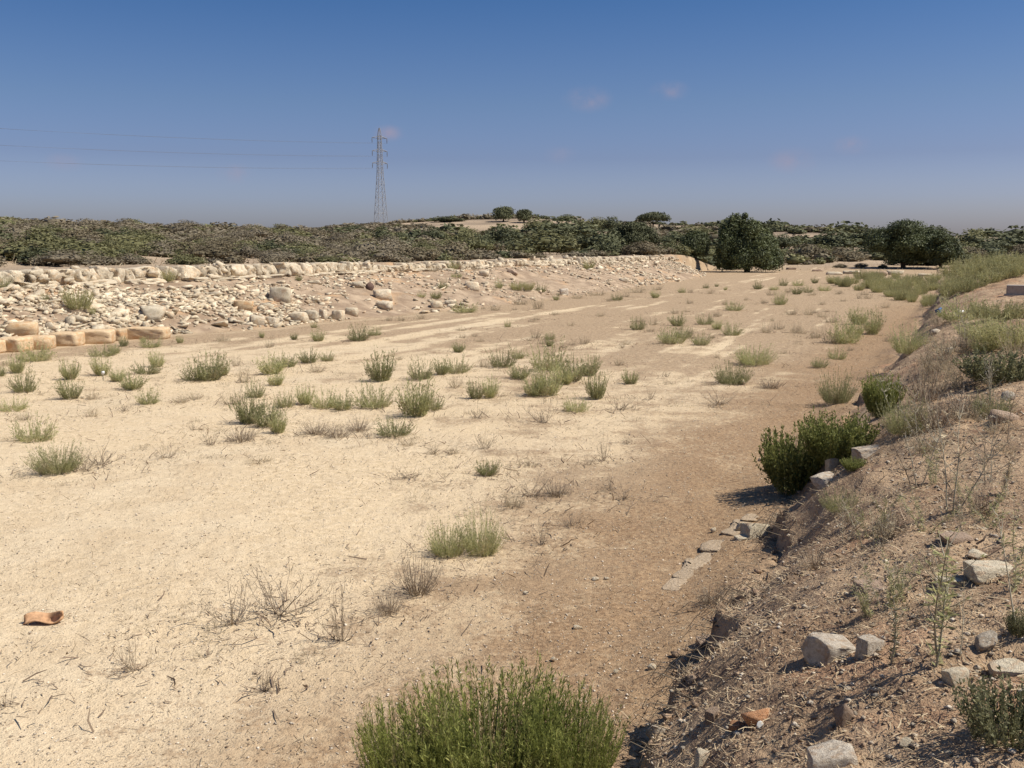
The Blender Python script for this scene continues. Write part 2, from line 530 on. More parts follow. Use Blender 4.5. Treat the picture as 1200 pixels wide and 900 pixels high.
M['maq_grey'] = make_leaf_mat('grey_brown_maquis', (.135, .11, .072), (.285, .235, .155), .15)
M['maq_brown'] = make_leaf_mat('brown_maquis', (.11, .088, .05), (.23, .185, .112), .15)
M['bark'] = make_plain('bark', (.12, .085, .06), .9)
M['steel'] = make_plain('galvanised_steel', (.40, .40, .41), .6, .2)
M['wire'] = make_plain('wire', (.20, .20, .21), .6, .2)
M['blue'] = make_plain('blue_plastic', (.03, .12, .28), .4)
M['white'] = make_plain('white_plastic', (.78, .76, .70), .5)

# ------------------------------------------------------------------ the ground: one graded lattice split into its pieces
def axis(segs):
    out = [segs[0][0]]
    for (a, b, s0, s1) in segs:
        x = a
        while x < b - 1e-6:
            k = (x - a) / (b - a)
            s = s0 * (s1 / s0) ** k
            x = min(x + s, b)
            if b - x < s * .4: x = b
            out.append(x)
    return np.array(out)
U = axis([(-300, -20, 60, 4), (-20, 1.5, 4, .12), (1.5, 12, .055, .075), (12, 45, .075, .3), (45, 120, .3, .9), (120, 320, 1.2, 5), (320, 4000, 6, 500)])
Vv = axis([(-3000, -300, 500, 40), (-300, -30, 40, 4), (-30, -5, 4, .3), (-5, -.5, .2, .05), (-.5, 2.4, .045, .045), (2.4, 9, .06, .2), (9, 33, .2, .22), (33, 60, .3, 1.4), (60, 350, 1.6, 6), (350, 3000, 8, 500)])
gu, gv = np.meshgrid(U, Vv, indexing='ij')
gx, gy = uv2xy(gu, gv)
gz = H(gx, gy)
nU, nV = gu.shape
fl, wv, fr = foot_l(gu), wall_v(gu), foot_r(gu)
a_bank = sstep(-0.25, .12, fr - gv + .25 * fbm(gu * 1.5, gv * 1.5, 3, 51)) * sstep(110, 62, gu)
a_rub = sstep(-.1, .3, gv - fl + .3 * fbm(gu * 1.2, gv * 1.2, 3, 52)) * sstep(118, 100, gu)
a_hill = np.maximum(sstep(.3, 1.0, gv - wv), sstep(120, 150, gu))
# how much dry crust lies on the sand: along the bank's foot, along the rubble and towards the far end
near = np.exp(-np.clip(gv - fr, 0, 99) / (1.2 + .09 * np.clip(gu, 0, 60)))
a_pale = .8 * np.exp(-((gv - fl + .55) / .22) ** 2) * sstep(17, 19, gu) * sstep(46, 38, gu)
dd = gv - fr - .5 + .7 * fbm(gu * .7, gv * .9, 4, 57)
a_dark = sstep(2.9, .5, dd) * sstep(-1.2, -.4, gv - fr) * sstep(1.5, 4.5, gu) * sstep(75, 35, gu)
a_brown = .08 + .34 * near * sstep(3, 10, gu) + .22 * near + .22 * sstep(26, 60, gu) + .26 * np.exp(-((gv - fl + 1.2) / 1.4) ** 2) - .14 * np.exp(-((gu - 10) / 14) ** 2) * sstep(4, 9, gv) - .05
a_brown = a_brown + .15 * sstep(11, 16, gu) * sstep(40, 28, gu) * sstep(4, 7, gv) + .10 * fbm(gu * .35, gv * .5, 3, 58)
a_brown = a_brown + .50 * fbm(gu * .10, gv * 1.9, 4, 53, .6) * sstep(14, 34, gu) + .13 * sstep(20, 36, gu)
idx = np.arange(nU * nV).reshape(nU, nV)
quad = np.stack([idx[:-1, :-1], idx[1:, :-1], idx[1:, 1:], idx[:-1, 1:]], -1).reshape(-1, 4)
def fc(a): return (.25 * (a[:-1, :-1] + a[1:, :-1] + a[1:, 1:] + a[:-1, 1:])).ravel()
cu, cv = fc(gu), fc(gv)
cfl, cwv, cfr = fc(fl), fc(wv), fc(fr)
zone = np.zeros(len(quad), int)
zone[(cv < cfr) & (cu < 140)] = 1
zone[(cv > cfl) & (cv <= cwv + .5) & (cu < 112)] = 2
zone[((cv > cwv + .5) & (cu < 112)) | ((cu >= 112) & (cv > cfr)) | (cu >= 140)] = 3
allV = np.stack([gx, gy, gz], -1).reshape(-1, 3)
SET = {}
for k, nm in enumerate(['ground', 'embankment', 'rubble_bank', 'hillside']):
    q = quad[zone == k][:, ::1]
    used, inv = np.unique(q, return_inverse=True)
    me = mesh_np(nm, allV[used], inv.reshape(-1, 4), M['ground'], smooth=True)
    for an, arr in (('bank', a_bank), ('rub', a_rub), ('hill', a_hill), ('brown', a_brown), ('pale', np.clip(a_pale, 0, 1)), ('dark', a_dark)):
        a = me.attributes.new(an, 'FLOAT', 'POINT')
        a.data.foreach_set('value', arr.ravel()[used].astype(np.float32))
    SET[nm] = tag(link(nm, me), kind='structure')

# ------------------------------------------------------------------ stones
def ico(sub):
    bm = bmesh.new(); bmesh.ops.create_icosphere(bm, subdivisions=sub, radius=1)
    V = np.array([v.co[:] for v in bm.verts]); F = np.array([[v.index for v in f.verts] for f in bm.faces])
    bm.free(); return V, F
ICO1, ICO2, ICO3 = ico(1), ico(2), ico(3)
def rock_np(base, seed, planes=9, rough=.05, box=0.0):
    """an angular stone: a ball cut by random planes, then roughened"""
    V, F = base
    rs = np.random.RandomState(seed)
    V = V.copy()
    if box:
        n = np.array([[1, 0, 0], [-1, 0, 0], [0, 1, 0], [0, -1, 0], [0, 0, 1], [0, 0, -1]], float) + rs.normal(0, .12, (6, 3))
        V = V * 1.5
        d = np.full(6, .82) + rs.uniform(-.06, .06, 6)
        ex = unit(rs.normal(0, 1, (planes, 3))); n = np.concatenate([unit(n), ex]); d = np.concatenate([d, rs.uniform(.98, 1.25, planes)])
    else:
        n = unit(rs.normal(0, 1, (planes, 3))); d = rs.uniform(.42, .78, planes)
    for ni, di in zip(n, d):
        s = V @ ni - di
        V = V - np.where(s > 0, s, 0)[:, None] * ni
    # soft 3D roughness from crossed 2D noise
    nz = fbm(V[:, 0] * 2.3 + seed, V[:, 1] * 2.3 + V[:, 2] * 1.7, 3, seed % 50) + fbm(V[:, 2] * 2.9 - seed, V[:, 0] * 2.1 + V[:, 1] * 1.3, 3, seed % 37)
    V = V * (1 + rough * 2 * nz[:, None])
    V = V - (V.max(0) + V.min(0)) / 2
    return V / np.abs(V).max(0), F
def hull_np(seed, n=11, flat=.7):
    """an angular chunk: the hull of a few points thrown in a box"""
    rs = np.random.RandomState(seed)
    bm = bmesh.new()
    P = rs.uniform(-1, 1, (n, 3)); P /= np.abs(P).max(1, keepdims=True) ** .75
    for p_ in P: bm.verts.new(p_ * (1, .9, flat))
    bmesh.ops.convex_hull(bm, input=bm.verts[:])
    bmesh.ops.delete(bm, geom=[v for v in bm.verts if not v.link_faces], context='VERTS')
    bmesh.ops.triangulate(bm, faces=bm.faces[:])
    bm.verts.index_update()
    V = np.array([v.co[:] for v in bm.verts]); F = np.array([[v.index for v in f.verts] for f in bm.faces])
    bm.free()
    return V, F
def rock_mesh(name, base, seed, mat, **kw):
    V, F = rock_np(base, seed, **kw)
    return mesh_np(name, V, F, mat, np.full(len(V), .5))

# the block wall at the top of the rubble bank
wall = tag(link('stone_wall', None, loc=(*uv2xy(60, float(wall_v(60))), ZW)), 'long ruined wall of upright pale limestone blocks along the top of the rubble bank', 'wall')
def block_np(seed, square=False):
    rs = np.random.RandomState(seed)
    g = np.linspace(-1, 1, 4)
    V = []; F = []
    bm = bmesh.new(); bmesh.ops.create_cube(bm, size=2)
    bmesh.ops.subdivide_edges(bm, edges=bm.edges[:], cuts=5, use_grid_fill=True)
    V = np.array([v.co[:] for v in bm.verts]); F = [[v.index for v in f.verts] for f in bm.faces]
    bm.free()
    F = np.array(F)
    F = np.concatenate([F[:, [0, 1, 2]], F[:, [0, 2, 3]]])
    if square:                                # dressed blocks: flat faces, worn arrises, a few chips
        ns = fbm(V[:, 0] * 2.1 + seed, V[:, 2] * 2.1 + V[:, 1], 4, seed % 40)
        E = (np.abs(V) > .99).sum(1)
        V = V * (1 - .05 * (E >= 2) - .05 * (E >= 3))[:, None]
        V[:, 1] += .16 * ns * (V[:, 1] < 0); V[:, 2] += .07 * ns
        for _ in range(4):
            nrm = rs.normal(0, 1, 3) * (1, 1, .8); nrm /= np.linalg.norm(nrm)
            s_ = V @ nrm - np.abs(nrm).sum() * rs.uniform(.80, .93)
            V = V - np.where(s_ > 0, s_, 0)[:, None] * nrm
        return V, F
    L = np.linalg.norm(V, axis=1, keepdims=True)
    V = V * (1 - .10 * np.clip(L - 1.2, 0, 1))
    for c in range(8):
        cor = np.array([1 if c & 1 else -1, 1 if c & 2 else -1, 1 if c & 4 else -1])
        w = np.clip(1 - np.linalg.norm(V - cor, axis=1) / 1.9, 0, 1)[:, None]
        V = V + w * rs.normal(0, .16, 3)
    n3 = fbm(V[:, 0] * 1.7 + seed * 3, V[:, 2] * 1.7 + V[:, 1], 3, seed % 40)
    V = V * (1 + .13 * n3[:, None])
    f_ = fbm(V[:, 0] * 1.9 + seed, V[:, 2] * 1.9 + V[:, 1] * .7, 4, (seed + 9) % 40, .6)
    V[:, 1] += .55 * f_ * (np.abs(V[:, 1]) > .5)
    V[:, 2] += .10 * fbm(V[:, 0] * 2.4 + seed, V[:, 1] * 1.2, 3, (seed + 19) % 40)
    V[:, 0] += .14 * fbm(V[:, 2] * 1.7 + seed, V[:, 1] * 1.7, 3, (seed + 29) % 40)
    for _ in range(9):                        # chipped faces and broken corners
        nrm = rs.normal(0, 1, 3) * (1, 1.3, .8); nrm /= np.linalg.norm(nrm)
        dd_ = np.abs(nrm).sum() * rs.uniform(.66, .86)
        s_ = V @ nrm - dd_
        V = V - np.where(s_ > 0, s_, 0)[:, None] * nrm
    V[:, 2] = np.clip(V[:, 2], -1.1, .93 + .05 * V[:, 0])
    return V, F
block_me = []
for i in range(14):
    V, F = block_np(100 + i)
    block_me.append(mesh_np('block', V, F, M['wall'], np.full(len(V), .5)))
wu = 12.0
wl = wall.location
ang = math.atan2(AX[1], AX[0])
while wu < 106:
    w = rnd.uniform(.45, .95) if rnd.random() < .75 else rnd.uniform(.22, .4)
    h = (ZT - ZW) * rnd.uniform(.90, 1.0)
    if wu > 98: h *= max(.35, 1 - (wu - 98) / 10)
    if wu > 46:
        h *= rnd.uniform(.55, .95); w *= .75
    if rnd.random() < .05: h *= rnd.uniform(.6, .85)
    um = wu + w / 2
    v = float(wall_v(um)) + .28 + rnd.uniform(-.10, .08)
    x, y = uv2xy(um, v)
    slope = -.03
    o = part('block', rnd.choice(block_me), wall, loc=(x - wl.x, y - wl.y, ZW - .10 + h / 2 - wl.z + .05),
             rot=(rnd.gauss(0, .04), rnd.gauss(.12, .14), ang + slope + rnd.gauss(0, .10)), scale=(w * .505, .42, h * .57))
    wu += w * .97
# broken stones wedged in front of and on top of the blocks
wedge_me = []
for i in range(10):
    V, F = hull_np(1500 + i, 13)
    wedge_me.append(mesh_np('wedge_stone', V, F, M['wall'], np.full(len(V), .5)))
for i in range(130):
    um = rnd.uniform(14, 104)
    topst = rnd.random() < .3
    v = float(wall_v(um)) + (rnd.uniform(.1, .5) if topst else rnd.uniform(-.28, .02))
    x, y = uv2xy(um, v)
    r_ = rnd.uniform(.09, .24)
    z = ZT - .1 + r_ * .3 if topst else ZW + rnd.uniform(0, .35)
    if um > 46: z -= .12
    part('wedge_stone', rnd.choice(wedge_me), wall, loc=(x - wl.x, y - wl.y, z - wl.z), rot=(rnd.uniform(-.5, .5), rnd.uniform(-.5, .5), rnd.uniform(0, 6.28)), scale=(r_ * 1.3, r_, r_))
# thin slabs of the lower course that show at the wall's foot
for i in range(46):
    um = rnd.uniform(13, 60) if i < 34 else rnd.uniform(60, 95)
    v = float(wall_v(um)) - rnd.uniform(.15, .4)
    x, y = uv2xy(um, v)
    part('slab', rnd.choice(block_me), wall, loc=(x - wl.x, y - wl.y, float(H(x, y)) + .04 - wl.z),
         rot=(rnd.gauss(0, .06), rnd.gauss(0, .06), ang + rnd.gauss(0, .1)), scale=(rnd.uniform(.4, 1.0), rnd.uniform(.18, .3), rnd.uniform(.07, .13)))

# rubble: the 300 stones that show largest are parts of the bank, the rest one mass
rb = SET['rubble_bank']
rub_me = []
for i in range(20):
    V, F = hull_np(300 + i, 12)
    rub_me.append(mesh_np('rubble_stone', V, F, M['rubble'], np.full(len(V), .5)))
rs = np.random.RandomState(12)
cand = []
def stone_density(u, t):
    d = .45 + .9 * math.exp(-((u - 31) / 7.) ** 2) + .35 * math.exp(-((u - 21) / 4.) ** 2) + .25 * math.exp(-((u - 80) / 22.) ** 2)
    d *= 1 - .62 * math.exp(-((u - 60) / 17.) ** 4)
    bare = float(fbm(u * .28, t * 2.2, 3, 61)) + (.35 if t > .8 and u < 36 else 0)
    return d * float(np.clip(1.0 - 2.3 * np.clip(bare, -.1, .5), 0.06, 1.3))
while len(cand) < 8000:
    u = rs.uniform(14, 110)
    if rs.rand() > min(1, 26.0 / u): continue
    t = rs.rand() ** .85
    if rs.rand() > stone_density(u, t) * .8: continue
    a, b = float(foot_l(u)), float(wall_v(u)) - .15
    v = a + (b - a) * t - .1
    s = float(np.clip(rs.lognormal(-2.4, .46), .04, .30))
    x, y = uv2xy(u, v)
    cand.append((s / (u + 6), s, x, y, rs.rand(), rs.rand(), rs.rand()))
cand.sort(key=lambda c: -c[0])
acc = Acc()
for i, (q, s, x, y, a, b, c) in enumerate(cand):
    z = float(H(x, y))
    sc = (s * (.9 + .5 * a), s * (.6 + .35 * b), s * (.5 + .4 * c))
    eu = (b * .8 - .4, a * .8 - .4, c * 6.28)
    if i < 300:
        part('rubble_stone', rub_me[i % 20], rb, loc=(x, y, z + sc[2] * .12), rot=eu, scale=sc)
    else:
        me_i = i % 40
        V, F = hull_np(900 + me_i, 9) if i < 340 else RC[me_i]
        if i < 340:
            if i == 300: RC = {}
            RC[me_i] = (V, F)
        cz, sz = math.cos(eu[2]), math.sin(eu[2])
        W_ = V * sc
        W_ = np.stack([W_[:, 0] * cz - W_[:, 1] * sz, W_[:, 0] * sz + W_[:, 1] * cz, W_[:, 2]], 1)
        W_[:, 2] += W_[:, 0] * (a - .5) * .6
        acc.add(W_ + (x, y, z + sc[2] * .1), F, a)
tag(part('small_rubble', acc.mesh('small_rubble', M['rubble']), rb), kind='stuff')

# dressed orange course at the foot of the rubble
kerb = link('stone_kerb', None, loc=at(100, 402))
tag(kerb, 'low course of orange dressed blocks along the foot of the rubble at left', 'kerb')
def put_box_stone(name, me, parent, pxl, pxr, ytop, ybot, deep, rotj=0.0, sink=.05):
    p1, p2 = at(pxl, ybot), at(pxr, ybot)
    mpp = m_per_px((p1 + p2) / 2)
    h = (ybot - ytop) * mpp
    mid = (p1 + p2) / 2
    d = p2 - p1
    a = math.atan2(d.y, d.x) + rotj
    ln = math.hypot(d.x, d.y)
    nrm = Vector((-d.y, d.x, 0)).normalized()
    pos = mid + nrm * deep * .5
    pos.z = mid.z - sink + (h + sink) / 2
    if parent:
        return part(name, me, parent, loc=pos - parent.location, rot=(0, 0, a), scale=(ln / 2, deep / 2, (h + sink) / 2))
    return link(name, me, None, loc=pos, rot=(0, 0, a), scale=(ln / 2, deep / 2, (h + sink) / 2))
ash_me = []
for i in range(6):
    V, F = block_np(200 + i, True)
    ash_me.append(mesh_np('kerb_block', V * (1.03, .9, .95), F, M['ashlar'], np.full(len(V), .5)))
for i, (l, r_, a, b) in enumerate([(-40, -5, 400, 415), (-6, 22, 396, 413), (21, 57, 394, 410), (56, 88, 390, 406), (87, 128, 387, 403), (127, 143, 386, 400), (142, 190, 384, 398)]):
    put_box_stone('kerb_block', ash_me[i % 6], kerb, l, r_, a, b, .8)

def bigstone(name, label, cat, mesh, px, py, w, h, deep=None, rz=0, tilt=(0, 0), group=None, sink=.18):
    """a loose stone whose foot is at a photo pixel; w, h in photo pixels"""
    p = at(px, py)
    k = m_per_px(p)
    hx, hz = w * k / 2, h * k / 2
    hy = (deep or .8 * w) * k / 2
    p2 = Vector((p.x, p.y + hy * .7, 0))
    hs = [float(H(p2.x + a * hx * .7, p2.y + b * hy * .7)) for a, b in ((0, 0), (1, 0), (-1, 0), (0, 1), (0, -1))]
    p2.z = (min(hs) + hs[0]) / 2 + hz * (1 - sink * 1.6)
    o = link(name, mesh, None, loc=p2, rot=(tilt[0], tilt[1], rz), scale=(hx * (.88 if sink > .25 else .96), hy * .9, hz * (1 + sink * (.3 if sink > .25 else .5))))
    return tag(o, label, cat, group)
def bx(seed, mat, base=ICO2, planes=5, rough=.04):
    return rock_mesh('loose_block', base, seed, mat, planes=planes, rough=rough, box=1)
def rk(seed, mat, base=ICO2, planes=9, rough=.05):
    return rock_mesh('loose_stone', base, seed, mat, planes=planes, rough=rough)
G = 'large loose stones on the rubble bank'
bigstone('loose_block', 'squared grey-topped block lying askew on the orange kerb at far left', 'stone block', bx(1, M['ashlar']), 21, 395, 37, 21, rz=.35, group=G)
bigstone('loose_block', 'large cream block sitting in the rubble above the end of the orange kerb', 'stone block', bx(2, M['lime']), 176, 376, 32, 18, rz=.1, group=G)
bigstone('loose_block', 'tall square cream block standing upright in the middle of the rubble bank', 'stone block', bx(3, M['lime']), 327, 354, 26, 20, rz=.05, group=G)
bigstone('loose_block', 'pale orange slab showing flat in the rubble left of the upright cream block', 'stone block', bx(4, M['ashlar']), 284, 365, 24, 14, rz=.3, group=G)
for i, (px, py, w, h, lab) in enumerate([
    (348, 378, 24, 13, 'brown hollowed boulder at the foot of the rubble, left of the row of squared stones'),
    (365, 375, 16, 13, 'leftmost squared stone in the short row at the foot of the rubble'),
    (378, 374, 11, 12, 'narrow cream stone in the middle of the row at the foot of the rubble'),
    (396, 375, 14, 13, 'rightmost squared white stone in the row at the foot of the rubble'),
    (318, 382, 16, 12, 'pointed pale boulder lying at the foot of the rubble below the upright cream block'),
    (300, 381, 18, 13, 'brownish boulder at the foot of the rubble below the pale orange slab'),
    (412, 370, 16, 11, 'cream stone leaning against the right end of the squared row'),
    (448, 351, 22, 13, 'wide cream boulder on the rubble just right of the dark reddish rock'),
    (450, 363, 22, 12, 'pale split boulder low on the rubble under the wide cream boulder'),
    (511, 361, 15, 9, 'rounded pale stone at the foot of the bank beside the small green plants'),
    (526, 358, 12, 7, 'small cream stone right of the rounded pale stone at the foot of the bank'),
    (419, 337, 14, 8, 'grey weathered stone below the wall left of the dark reddish rock'),
    (553, 340, 18, 12, 'cream boulder half buried high on the bank, right of the green tufts'),
    (732, 331, 13, 6, 'flat pale slab tilted on the low far rubble'),
    (567, 324, 12, 8, 'grey brown stone just under the wall near its middle')]):
    bigstone('boulder', lab, 'boulder', bx(20 + i, M['wall' if i % 3 else 'rubble'], planes=9, rough=.06), px, py, w, h, rz=rnd.uniform(-.5, .5), group=G)
bigstone('boulder', 'dark reddish brown rock standing out among the cream rubble', 'boulder', rk(41, M['dark_rock']), 433, 340, 11, 11, group=G)
bigstone('boulder', 'dark hollow stone with pale rim below the wall, near its middle', 'boulder', rk(42, M['brown_rock']), 600, 321, 14, 8, group=G)
bigstone('loose_block', 'small squared grey block at the foot of the bank by the first floor track', 'stone block', bx(43, M['grey_rock']), 661, 346, 11, 9, rz=.3, group=G)
bigstone('loose_slab', 'flat pale slab jutting from the bank under the wall left of the grey stone', 'stone slab', bx(44, M['lime']), 367, 333, 20, 5, group=G, sink=0)

# stones on the near bank
G2 = 'stones lying on the near bank'
near_stones = [
 ('large angular grey-white block with shaded brown front on the near bank', 'grey', 981, 773, 66, 36, .15, 1),
 ('smaller pale block leaning against the right side of the large grey-white block', 'grey', 1022, 766, 34, 28, .5, 1),
 ('bright orange lump of rock near the bottom of the near bank', 'orange', 890, 848, 46, 27, .3, 0),
 ('low flat orange rock against the left foot of the bright orange lump', 'orange', 866, 853, 26, 14, -.2, 0),
 ('small brown cube-like stone left of the orange rocks', 'brown', 836, 844, 20, 19, .6, 1),
 ('tiny white pointed stone in front of the bright orange lump', 'white', 891, 853, 9, 11, 0, 0),
 ('smooth round-topped grey stone at the right edge of the near bank', 'grey', 1160, 762, 34, 22, .2, 0),
 ('white angular stone at the right edge above the dark bottom corner shrub', 'lime', 1186, 792, 44, 22, -.2, 1),
 ('pale flat-faced stone right of the thin thistles', 'lime', 1124, 798, 30, 18, .3, 1),
 ('grey buried stone with crumbled right side below the large block', 'brown', 994, 848, 36, 32, .4, 0),
 ('grey slab cut off by the bottom edge of the photo', 'grey', 978, 906, 66, 34, -.1, 1),
 ('upright pale stone by the bottom edge, left of the orange rocks', 'lime', 824, 897, 18, 24, .2, 1),
 ('small white stone lying flat right of the grey bottom slab', 'lime', 1064, 874, 22, 11, .1, 0),
 ('small white lump near the bottom right corner', 'lime', 1114, 886, 18, 12, .3, 0),
 ('long white slab right of the thistles on the near bank', 'lime', 1168, 676, 62, 20, .05, 1),
 ('white stone just behind the long white slab', 'lime', 1148, 656, 32, 13, .2, 0),
 ('pale flat stone in front of the long white slab', 'lime', 1118, 690, 36, 13, -.1, 1),
 ('flat tan stone lying above the long white slab among litter', 'brown', 1122, 636, 40, 12, .1, 1),
 ('long pale half-buried slab left of the thistles', 'brown', 1034, 692, 56, 12, .1, 1),
 ('large pale stone at the foot of the bank beside the bare earth strip', 'lime', 888, 630, 38, 22, .25, 1),
 ('small pale stone touching the left of the large pale foot stone', 'lime', 870, 622, 18, 12, .2, 0),
 ('flat chip of stone in front of the large pale foot stone', 'lime', 872, 633, 22, 5, .2, 1),
 ('squared pale stone half hidden in the right side of the dark green bush', 'lime', 978, 548, 22, 19, .2, 1),
 ('grey pitted rock at the right foot of the dark green bush', 'grey', 973, 564, 40, 13, .5, 1),
 ('grey limestone outcrop right of the dark green bush', 'grey', 1024, 531, 42, 16, .1, 1),
 ('small white stone high on the right of the bank beside dry stalks', 'lime', 1097, 521, 9, 9, 0, 0),
 ('dark grey stone beside a white one at the right edge of the bank', 'grey', 1184, 470, 20, 14, .1, 0),
 ('white stone left of the dark grey stone at the right edge', 'lime', 1152, 479, 17, 11, .2, 0),
 ('broad pale rock at the right edge behind the dry stalks', 'brown', 1180, 495, 34, 14, .2, 1),
 ('white stone on the upper bank left of the dark low shrub', 'lime', 1114, 415, 11, 10, .2, 0),
 ('pale broken stones at the crest where the bank meets the floor', 'grey', 1098, 390, 18, 10, .4, 0),
 ('pinkish stone on the crest of the eroded ledge', 'brown', 828, 757, 26, 10, .3, 1),
 ('small tan stone right of the pinkish one on the eroded ledge', 'lime', 842, 760, 9, 8, .3, 0),
 ('flat white chip on the bank above the grassy mound', 'lime', 1172, 311, 12, 5, .3, 1),
 ('white chip on the left flank of the grassy mound', 'lime', 1150, 333, 10, 4, .3, 1),
 ('pale rock in the shade of the eroded edge below the pale foot stone', 'brown', 812, 800, 16, 10, .3, 0),
 ('grey stone at the foot of the eroded edge beside the foreground bush', 'grey', 770, 862, 26, 18, .3, 0),
]
km = dict(grey='grey_rock', orange='orange_rock', brown='brown_rock', lime='lime', white='white')
for i, (lab, k, px, py, w, h, rz, bxy) in enumerate(near_stones):
    base = ICO3 if py > 500 else ICO2
    me = bx(60 + i, M[km[k]], base, 7, .035) if bxy else rk(60 + i, M[km[k]], base, 10, .05)
    bigstone('bank_stone', lab, 'stone', me, px, py, w, h, rz=rz, tilt=(rnd.gauss(0, .08), rnd.gauss(0, .08)), group=G2, sink=.30)
G3 = 'stray stones on the sandy floor'
for i, (px, py, w, h, lab) in enumerate([
    (870, 451, 8, 7, 'small white stone against the right foot of a tuft on the open floor'),
    (698, 681, 9, 4, 'left one of two small white stones lying together on the brown floor'),
    (711, 680, 7, 4, 'right one of two small white stones lying together on the brown floor'),
    (616, 697, 7, 4, 'lone white pebble on the brown floor left of the two white stones'),
    (677, 738, 11, 5, 'flat grey stone on the brown floor behind the foreground bush'),
    (764, 785, 11, 8, 'pale stone under the eroded edge of the bank'),
    (722, 789, 7, 5, 'small white pebble right of the foreground bush top'),
    (648, 776, 7, 6, 'small white pebble just behind the foreground bush'),
    (836, 624, 7, 7, 'small white stone beside the bare earth strip'),
    (891, 541, 6, 5, 'white pebble at the left foot of the dark green bush'),
    (96, 467, 5, 3, 'white chip beside a tuft on the left floor')]):
    bigstone('floor_stone', lab, 'stone', rk(140 + i, M['lime']), px, py, w, h, group=G3)

# flat pale edging stones that show at the foot of the bank
edg = tag(link('stone_edging', None, loc=at(830, 648)), 'straight strip of flat pale edging stones at the foot of the near bank', 'edging')
edge_me = []
for i in range(5):
    V, F = block_np(260 + i)
    edge_me.append(mesh_np('edging_stone', V * (1, 1, .9), F, M['edging'], np.full(len(V), .5)))
P0_, P1_ = at(783, 692), at(884, 602)
n_ = 9
for i in range(n_):
    a_, b_ = P0_.lerp(P1_, i / n_), P0_.lerp(P1_, (i + 1.04) / n_)
    if i == 5: continue                       # one is missing under the litter
    m_ = (a_ + b_) / 2
    zz_ = float(H(m_.x, m_.y))
    part('edging_stone', edge_me[i % 5], edg, loc=Vector((m_.x, m_.y, zz_ - .012)) - edg.location,
         rot=(rnd.gauss(0, .015), rnd.gauss(0, .01), math.atan2(b_.y - a_.y, b_.x - a_.x) + rnd.gauss(0, .05)), scale=((b_ - a_).length / 2, rnd.uniform(.085, .11), .032))
# remains at the far end of the floor
G4 = 'low remains at the far end of the floor'
for i, (px, py, w, h, k, lab) in enumerate([
    (1032, 323, 17, 6, 'brown', 'dark-sided block at the left end of the far white ruin course'),
    (1050, 322, 20, 6, 'lime', 'long white slab behind the dark-sided far block'),
    (1000, 321, 22, 4, 'lime', 'flat white slab left of the dark-sided far block'),
    (978, 322, 20, 4, 'lime', 'low white slab at the left end of the far remains'),
    (958, 318, 14, 3, 'brown', 'tan ledge stone left of the far white slabs'),
    (928, 316, 12, 3, 'brown', 'low tan stone right of the great far tree'),
    (1084, 324, 18, 4, 'lime', 'white slab under the far pair of trees'),
    (922, 308, 5, 5, 'dark', 'dark squat stone standing on the track beyond the floor, left'),
    (930, 308, 5, 4, 'dark', 'dark squat stone standing on the track beyond the floor, right')]):
    bigstone('ruin_slab', lab, 'stone slab', bx(160 + i, M[dict(brown='brown_rock', lime='lime', dark='brown_rock')[k]]), px, py, w, h, deep=w * .6, group=G4)
G5 = 'white rocks showing between the scrub'
for i, (px, py, w, h, lab) in enumerate([
    (546, 291, 7, 3, 'leftmost white rock in the scrub above the wall'), (561, 290, 10, 3, 'middle white rock in the scrub above the wall'), (580, 291, 13, 3, 'rightmost long white rock in the scrub above the wall'),
    (574, 302, 8, 4, 'pale rounded stone sitting on the wall top near its middle'), (590, 302, 5, 3, 'small white stone on the wall top right of the pale rounded one'),
    (655, 289, 6, 3, 'white rock under the olive bush beyond the far wall'), (800, 303, 9, 4, 'white stones under the small tree at the wall end'),
    (922, 265, 3, 7, 'thin white post-like rock on the skyline by the round tree'), (966, 279, 10, 3, 'pale rock on the right hillside')]):
    bigstone('white_rock', lab, 'rock', rk(180 + i, M['lime']), px, py, w, h, group=G5)

# the concrete block on the bank, at the right edge
def box_bm(name, dims, bev, mat):
    bm = bmesh.new(); bmesh.ops.create_cube(bm, size=1)
    bmesh.ops.scale(bm, vec=dims, verts=bm.verts)
    bmesh.ops.bevel(bm, geom=bm.edges[:], offset=bev, segments=2, affect='EDGES')
    me = bpy.data.meshes.new(name); bm.to_mesh(me); bm.free(); me.materials.append(mat)
    return me
p = at(1186, 347)
k = m_per_px(p)
cb_ = link('concrete_block', None, loc=p, rot=(0, 0, -.45))
tag(cb_, 'squared concrete block with dark left end on the bank at the right edge', 'concrete block')
part('block', box_bm('block', (24 * k, .7, 13 * k), .015, M['concrete']), cb_, loc=(6 * k, .35, 6 * k))
part('footing', box_bm('footing', (28 * k, .9, 3 * k), .01, M['concrete']), cb_, loc=(6 * k, .35, .0))

